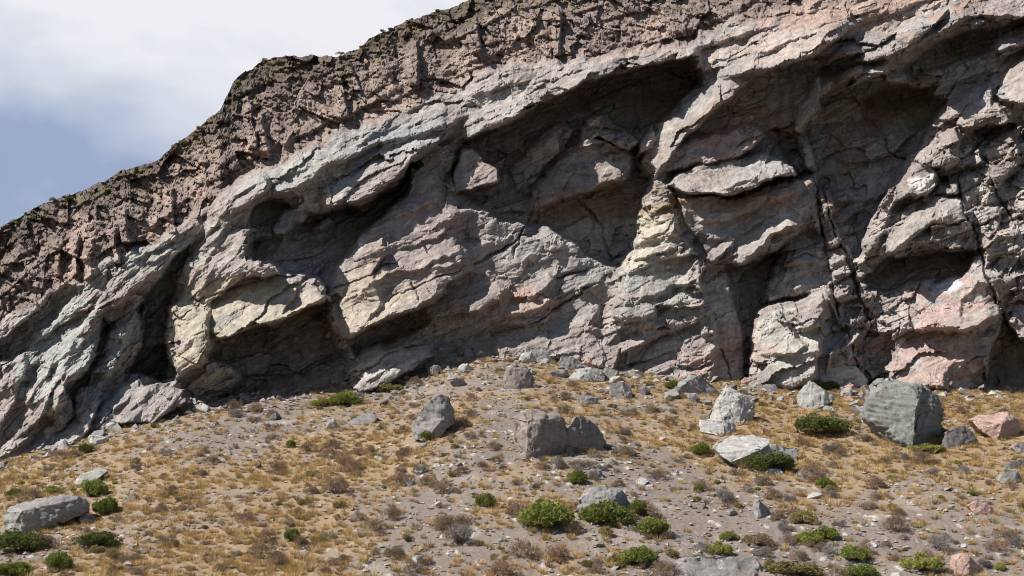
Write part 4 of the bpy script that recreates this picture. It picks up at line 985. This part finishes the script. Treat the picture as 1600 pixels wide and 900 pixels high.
def bush_mesh(name, k, c1, c2, lumps=16, leaves=150, leaf=.05, flat=.55, thin=False):
    """unit bush (about 1 wide): lumps of small leaves heaped in an uneven dome"""
    g = np.random.default_rng(1000 + k); V = []; C = []
    for i in range(lumps):
        th = g.uniform(0, 6.28); rr = .36 * math.sqrt(g.random()); top = flat * (1 - (rr / .5) ** 2)
        c = np.array((rr * math.cos(th), rr * math.sin(th), top * g.uniform(.35, .85)))
        rad = g.uniform(.09, .17)
        d = g.standard_normal((leaves, 3)); d /= np.linalg.norm(d, axis=1)[:, None]
        q = c + d * rad * (.55 + .5 * g.random((leaves, 1)) ** .5) * np.array((1, 1, .85)); q[:, 2] = np.abs(q[:, 2])
        ax = g.standard_normal((leaves, 3)) * .7 + d * .9 + np.array((0, 0, .5)); ax /= np.linalg.norm(ax, axis=1)[:, None]
        sd = np.cross(ax, g.standard_normal((leaves, 3))); sd /= np.linalg.norm(sd, axis=1)[:, None]
        L = leaf * g.uniform(.6, 1.3, (leaves, 1)); W = L * (.12 if thin else .42)
        V.append(np.stack([q - sd * W, q + ax * L * .9 + sd * W * .2, q + sd * W], 1).reshape(-1, 3))
        m = np.clip(g.random() * .7 + .3 * g.random((leaves, 1)), 0, 1)
        cc = np.array(c1) * (1 - m) + np.array(c2) * m
        C.append(np.repeat(cc, 3, 0))
    V = np.concatenate(V); C = np.concatenate(C)
    return mesh_obj(name, V, np.arange(len(V)).reshape(-1, 3), M_LEAF, False, C, link=False)
def stem_mesh(name, k, c, n=26, h=.5, w=.012):
    g = np.random.default_rng(2000 + k)
    th = g.uniform(0, 6.28, n); l = g.uniform(.2, .5, n)
    tip = np.stack([np.cos(th) * l * .8, np.sin(th) * l * .8, h * g.uniform(.5, 1.05, n)], -1)
    base = np.stack([np.cos(th), np.sin(th), 0 * th], -1) * .05; base[:, 2] = -.04
    side = np.stack([-np.sin(th), np.cos(th), 0 * th], -1) * w
    up = np.array((0, 0, w))
    mid = (base + tip) / 2 + g.standard_normal((n, 3)) * .03
    V = np.stack([base - side, base + side, base + up * 2, mid - side * .7, mid + side * .7, mid + up, tip], 1)
    fc = np.array([(0, 1, 4), (0, 4, 3), (1, 2, 5), (1, 5, 4), (2, 0, 3), (2, 3, 5), (3, 4, 6), (4, 5, 6), (5, 3, 6)])
    f = (fc[None] + 7 * np.arange(n)[:, None, None]).reshape(-1, 3)
    return mesh_obj(name, V.reshape(-1, 3), f, M_TWIG, False, np.broadcast_to(np.array(c), (n * 7, 3)), link=False)
KINDS = {
 'green': [bush_mesh('foliage', k, (0.137, 0.165, 0.042), (0.338, 0.359, 0.098), 30, 190, .05) for k in range(4)],
 'dark': [bush_mesh('foliage', 10 + k, (0.097, 0.115, 0.038), (0.217, 0.237, 0.077), 30, 190, .045) for k in range(2)],
 'yellow': [bush_mesh('foliage', 20 + k, (0.230, 0.243, 0.061), (0.419, 0.405, 0.121), 24, 160, .05, .5) for k in range(2)],
 'brown': [bush_mesh('foliage', 30 + k, (0.162, 0.115, 0.081), (0.392, 0.284, 0.196), 14, 130, .075, .55, True) for k in range(3)],
 'grey': [bush_mesh('foliage', 40 + k, (0.162, 0.142, 0.135), (0.365, 0.331, 0.304), 14, 120, .08, .6, True) for k in range(2)],
 'olive': [bush_mesh('foliage', 50 + k, (0.203, 0.176, 0.074), (0.405, 0.338, 0.149), 16, 130, .06, .5) for k in range(2)],
}
STEMS = [stem_mesh('branches', k, (.10, .08, .07)) for k in range(3)]
PLAIN = {}
rb = random.Random(9)
def put(o, px, py, w, hh):
    Y = ground_hit(px, py); a, _ = ray(px, py); x = float(a) * Y
    m = Y / F
    o.location = (x, Y, float(gz(x, Y)) - .02); o.rotation_euler = (0, 0, rb.uniform(0, 6.28)); return m
def bush(label, px, py, w, h, kind='green', name='bush', cat='bush', group=None):
    """px,py = middle of its foot in the picture; w,h = picture size"""
    root = bpy.data.objects.new(name, None); col.objects.link(root)
    m = put(root, px, py, w, h)
    sx = w * m / .98; sz = h * m / .60
    root.scale = (sx, sx * .9, sz); root.rotation_euler[2] = rb.uniform(-.5, .5) + rb.choice((0, math.pi))
    f = rb.choice(KINDS[kind]).copy(); col.objects.link(f); f.parent = root
    s = rb.choice(STEMS).copy(); col.objects.link(s); s.parent = root
    return tag(root, label, cat, group)
BUSHES = [
 ('wide dense green bush left of the sharp ridged boulder', 856, 826, 96, 50, 'green'), ('dense green bush hugging the front of the sharp ridged boulder', 948, 816, 92, 40, 'green'),
 ('green bush at the right end of the sharp ridged boulder', 1000, 806, 40, 32, 'green'), ('low bright green bush downslope right of the sharp ridged boulder', 1022, 838, 58, 36, 'green'),
 ('lone round green bush on the open slope left of the bush clump', 760, 793, 38, 26, 'green'), ('green bush upslope of the sharp ridged boulder', 902, 757, 34, 28, 'green'),
 ('green bush under the lower ledge of the rounded boulder', 668, 690, 32, 22, 'green'), ('sprawling dark green bush between the pointed boulder and the biggest boulder', 1284, 678, 98, 38, 'dark'),
 ('dark green shrub against the front of the white topped boulder', 1203, 736, 84, 38, 'dark'), ('green bush left of the white topped boulder', 1095, 712, 34, 26, 'green'),
 ('green bush at the right end of the flat tilted slab', 1290, 762, 34, 20, 'green'), ('light green bush on the face of the tilted slab boulder', 1140, 662, 22, 22, 'yellow'),
 ('bright yellow green bush on the gravel above the bottom boulder', 1124, 867, 44, 26, 'yellow'), ('green bush with dead twigs left of the bottom boulder', 998, 882, 66, 34, 'green'),
 ('round bright green bush below the white slab', 145, 776, 48, 34, 'green'), ('tall dark green bush at the right end of the long low boulder', 164, 804, 42, 34, 'green'),
 ('big dark green bush below the long low boulder at the left edge', 30, 862, 92, 42, 'dark'), ('low dark green bush right of the big bush at the left edge', 152, 856, 78, 28, 'dark'),
 ('upright green bush near the lower left corner', 90, 892, 44, 36, 'green'), ('green bush cut by the lower left corner', 22, 900, 64, 26, 'green'),
 ('dark green bush at the foot of the white slab close under the left cliff', 134, 708, 26, 20, 'dark'), ('pale green bush above the left end of the long low boulder', 22, 776, 30, 16, 'green'),
 ('small bright green bush alone on the scree below the shaded wall', 454, 700, 18, 16, 'green'), ('round green bush beside a brown one on the sandy slope at lower left', 456, 846, 28, 24, 'green'),
 ('small yellow green bush alone on the golden grass left of bottom centre', 619, 866, 22, 16, 'yellow'), ('dark green bush against the cliff foot under the central buttress', 540, 632, 58, 26, 'green'),
 ('low bush hugging the cliff foot right of the central buttress hollow', 610, 612, 46, 16, 'olive'), ('green bush on the crest by the leaning slab', 1050, 608, 26, 18, 'green'),
 ('light green low bush at the foot of the biggest boulder', 1448, 706, 62, 16, 'yellow'), ('dark green bush under the white grey broken rock', 1292, 610, 44, 18, 'dark'),
 ('small green tuft bush at the edge of the gravel, left of the upright pointed rock', 1092, 768, 18, 12, 'green'), ('low olive green bush, uppermost of the group right of the gravel', 1255, 818, 48, 26, 'olive'),
 ('green bush in the group right of the gravel, behind the yellow one', 1290, 842, 48, 24, 'green'), ('yellow green bush in the group right of the gravel', 1262, 850, 46, 24, 'yellow'),
 ('wide green bush on the bottom edge right of the bottom boulder', 1244, 900, 90, 28, 'olive'), ('dense green bush right of the gravel near the bottom', 1336, 876, 50, 28, 'green'),
 ('yellow and grey bush near the bottom right', 1440, 892, 66, 34, 'yellow'), ('low grey green bush on the gravel right of the yellow green bush', 1186, 852, 50, 24, 'olive'),
 ('yellow bush on the gravel, left of the low grey green bush', 1140, 844, 36, 16, 'yellow'), ('green bush on the bottom edge between the two wide bushes', 1345, 902, 60, 24, 'green'),
 ('yellow green bush low under the left cliff', 246, 658, 26, 20, 'green'), ('grey green bush on the crest left of the pale stones', 368, 652, 36, 16, 'grey'),
 ('low yellow green bush beside the dark bush under the central buttress', 505, 634, 46, 14, 'yellow'), ('bright green bush above the round one near the white slab', 85, 770, 46, 14, 'yellow'),
 ('tall grey dead shrub beside the upright pointed rock', 1133, 786, 34, 26, 'grey'), ('large brown dead shrub on the slope left of centre', 525, 772, 46, 36, 'brown'),
 ('grey and green shrub on the slope below the lone round bush', 718, 852, 56, 36, 'grey'), ('wide brown shrub on the bottom edge left of centre', 782, 902, 70, 30, 'brown'),
 ('brown dead shrub beside the round green bush on the sandy slope', 470, 852, 28, 18, 'brown'), ('brown shrub by the gravel edge above the yellow bush group', 1192, 758, 34, 20, 'brown'),
 ('brown shrub at the right of the leaning slab crest', 1350, 690, 34, 14, 'brown'), ('grey shrub between the green bush and the sharp ridged boulder', 872, 732, 30, 22, 'grey'),
 ('brown shrub in the golden grass at lower right', 1400, 830, 48, 28, 'brown'), ('grey thorny shrub near the bottom right rocks', 1472, 862, 46, 30, 'grey'),
]
for b in BUSHES:
    dead = b[5] in ('brown', 'grey')
    bush(*b, name='dead_shrub' if dead else 'bush', cat='shrub' if dead else 'bush')
def scatter_shrubs(n, kinds, smin, smax, label, group, name, seed, fn=lambda p, q: 1):
    r = random.Random(seed); c = 0
    while c < n:
        px = r.uniform(-10, 1610); py = r.uniform(560, 905)
        if py < float(CON(px)) + 3 or r.random() > fn(px, py): continue
        Y = ground_hit(px, py); a, _ = ray(px, py); x = float(a) * Y
        o = r.choice(KINDS[r.choice(kinds)]).copy(); o.name = name; col.objects.link(o)
        s = smin + (smax - smin) * r.random() ** 2
        o.location = (x, Y, float(gz(x, Y)) - .03); o.rotation_euler = (0, 0, r.uniform(0, 6.28)); o.scale = (s, s, s * r.uniform(.7, 1.1))
        tag(o, label, 'shrub', group); c += 1
scatter_shrubs(285, ['brown'], .6, 1.8, 'small brown dead shrub scattered on the slope', 'brown dead shrubs scattered on the slope', 'dry_shrub', 1, lambda p, q: .35 + .65 * math.exp(-((p - 650) / 300) ** 2 - ((q - 690) / 110) ** 2))
scatter_shrubs(120, ['grey'], .4, 1.2, 'small grey dead shrub scattered on the slope', 'grey dead shrubs scattered on the slope', 'thorn_shrub', 2)
scatter_shrubs(130, ['olive'], .4, 1.1, 'small olive cushion shrub scattered on the slope', 'olive cushion shrubs scattered on the slope', 'cushion_shrub', 3)
scatter_shrubs(30, ['yellow', 'green'], .4, .8, 'small bright green shrub scattered on the slope', 'bright green shrubs scattered on the slope', 'cushion_shrub', 4)

def tufts(name, n, hmin, hmax, blades, spread, cols, seed, power, wid):
    g = np.random.default_rng(seed)
    Y = g.uniform(57, 113, n * 6); X = g.uniform(-.45, .45, n * 6) * Y
    d = gold_at(X, Y); keep = g.random(n * 6) < d ** power; X = X[keep][:n]; Y = Y[keep][:n]; n = len(X)
    Z = gz(X, Y)
    h = hmin + (hmax - hmin) * g.random(n) ** 2
    th = g.uniform(0, 6.28, (n, blades)); sp = np.sqrt(g.random((n, blades))) * spread; L = h[:, None] * g.uniform(.6, 1.1, (n, blades))
    dx, dy = np.cos(th), np.sin(th)
    base = np.stack([X[:, None] + dx * sp * L * .45, Y[:, None] + dy * sp * L * .45, Z[:, None] - .03 + 0 * L], -1)
    tip = base + np.stack([dx * sp * L, dy * sp * L, L * np.sqrt(np.clip(1.15 - sp ** 2, .12, 1))], -1)
    w = wid * (.6 + .8 * g.random((n, blades)))
    side = np.stack([-dy * w, dx * w, 0 * w], -1)
    ro = g.uniform(0, 6.28, (n, blades)); side = side * np.cos(ro)[..., None] + np.stack([dx * w, dy * w, 0 * w], -1) * np.sin(ro)[..., None]
    V = np.stack([base - side, base + side, tip], 2).reshape(-1, 3)
    ci = g.choice(len(cols), n); c = np.array(cols)[ci][:, None, :] * g.uniform(.75, 1.25, (n, blades, 1))
    C = np.repeat(c.reshape(-1, 3), 3, 0)
    o = mesh_obj(name, V, np.arange(len(V)).reshape(-1, 3), M_GRASS, False, C); tag(o, kind='stuff')
tufts('grass_tufts', 12500, .18, .46, 56, .85, [(.66, .47, .22), (.60, .41, .17), (.74, .57, .32), (.50, .35, .16), (.42, .31, .14), (.34, .24, .15)], 21, 1.0, .022)
tufts('short_grass', 14000, .06, .16, 16, 1.0, [(.48, .35, .16), (.42, .30, .13), (.52, .40, .21)], 22, 2.2, .014)

# shrubs along the rim of the cliff
r = random.Random(77)
for i in range(46):
    px = r.uniform(20, 760); i0 = int((px - gx[0]) / STEP); py = float(SKY(px)) + r.uniform(1, 12); j0 = int((py - gy[0]) / STEP)
    Y = float(DEP[j0, i0]); o = r.choice(KINDS[r.choice(['olive', 'dark', 'olive', 'brown'])]).copy(); o.name = 'rim_shrub'; col.objects.link(o)
    s = r.uniform(.4, 1.0); o.location = at(px, py, Y); o.scale = (s, s, s * .8); o.rotation_euler = (0, 0, r.uniform(0, 6.28))
    tag(o, 'small scrubby shrub on the rim of the cliff against the sky', 'shrub', 'scrubby shrubs along the rim of the cliff')
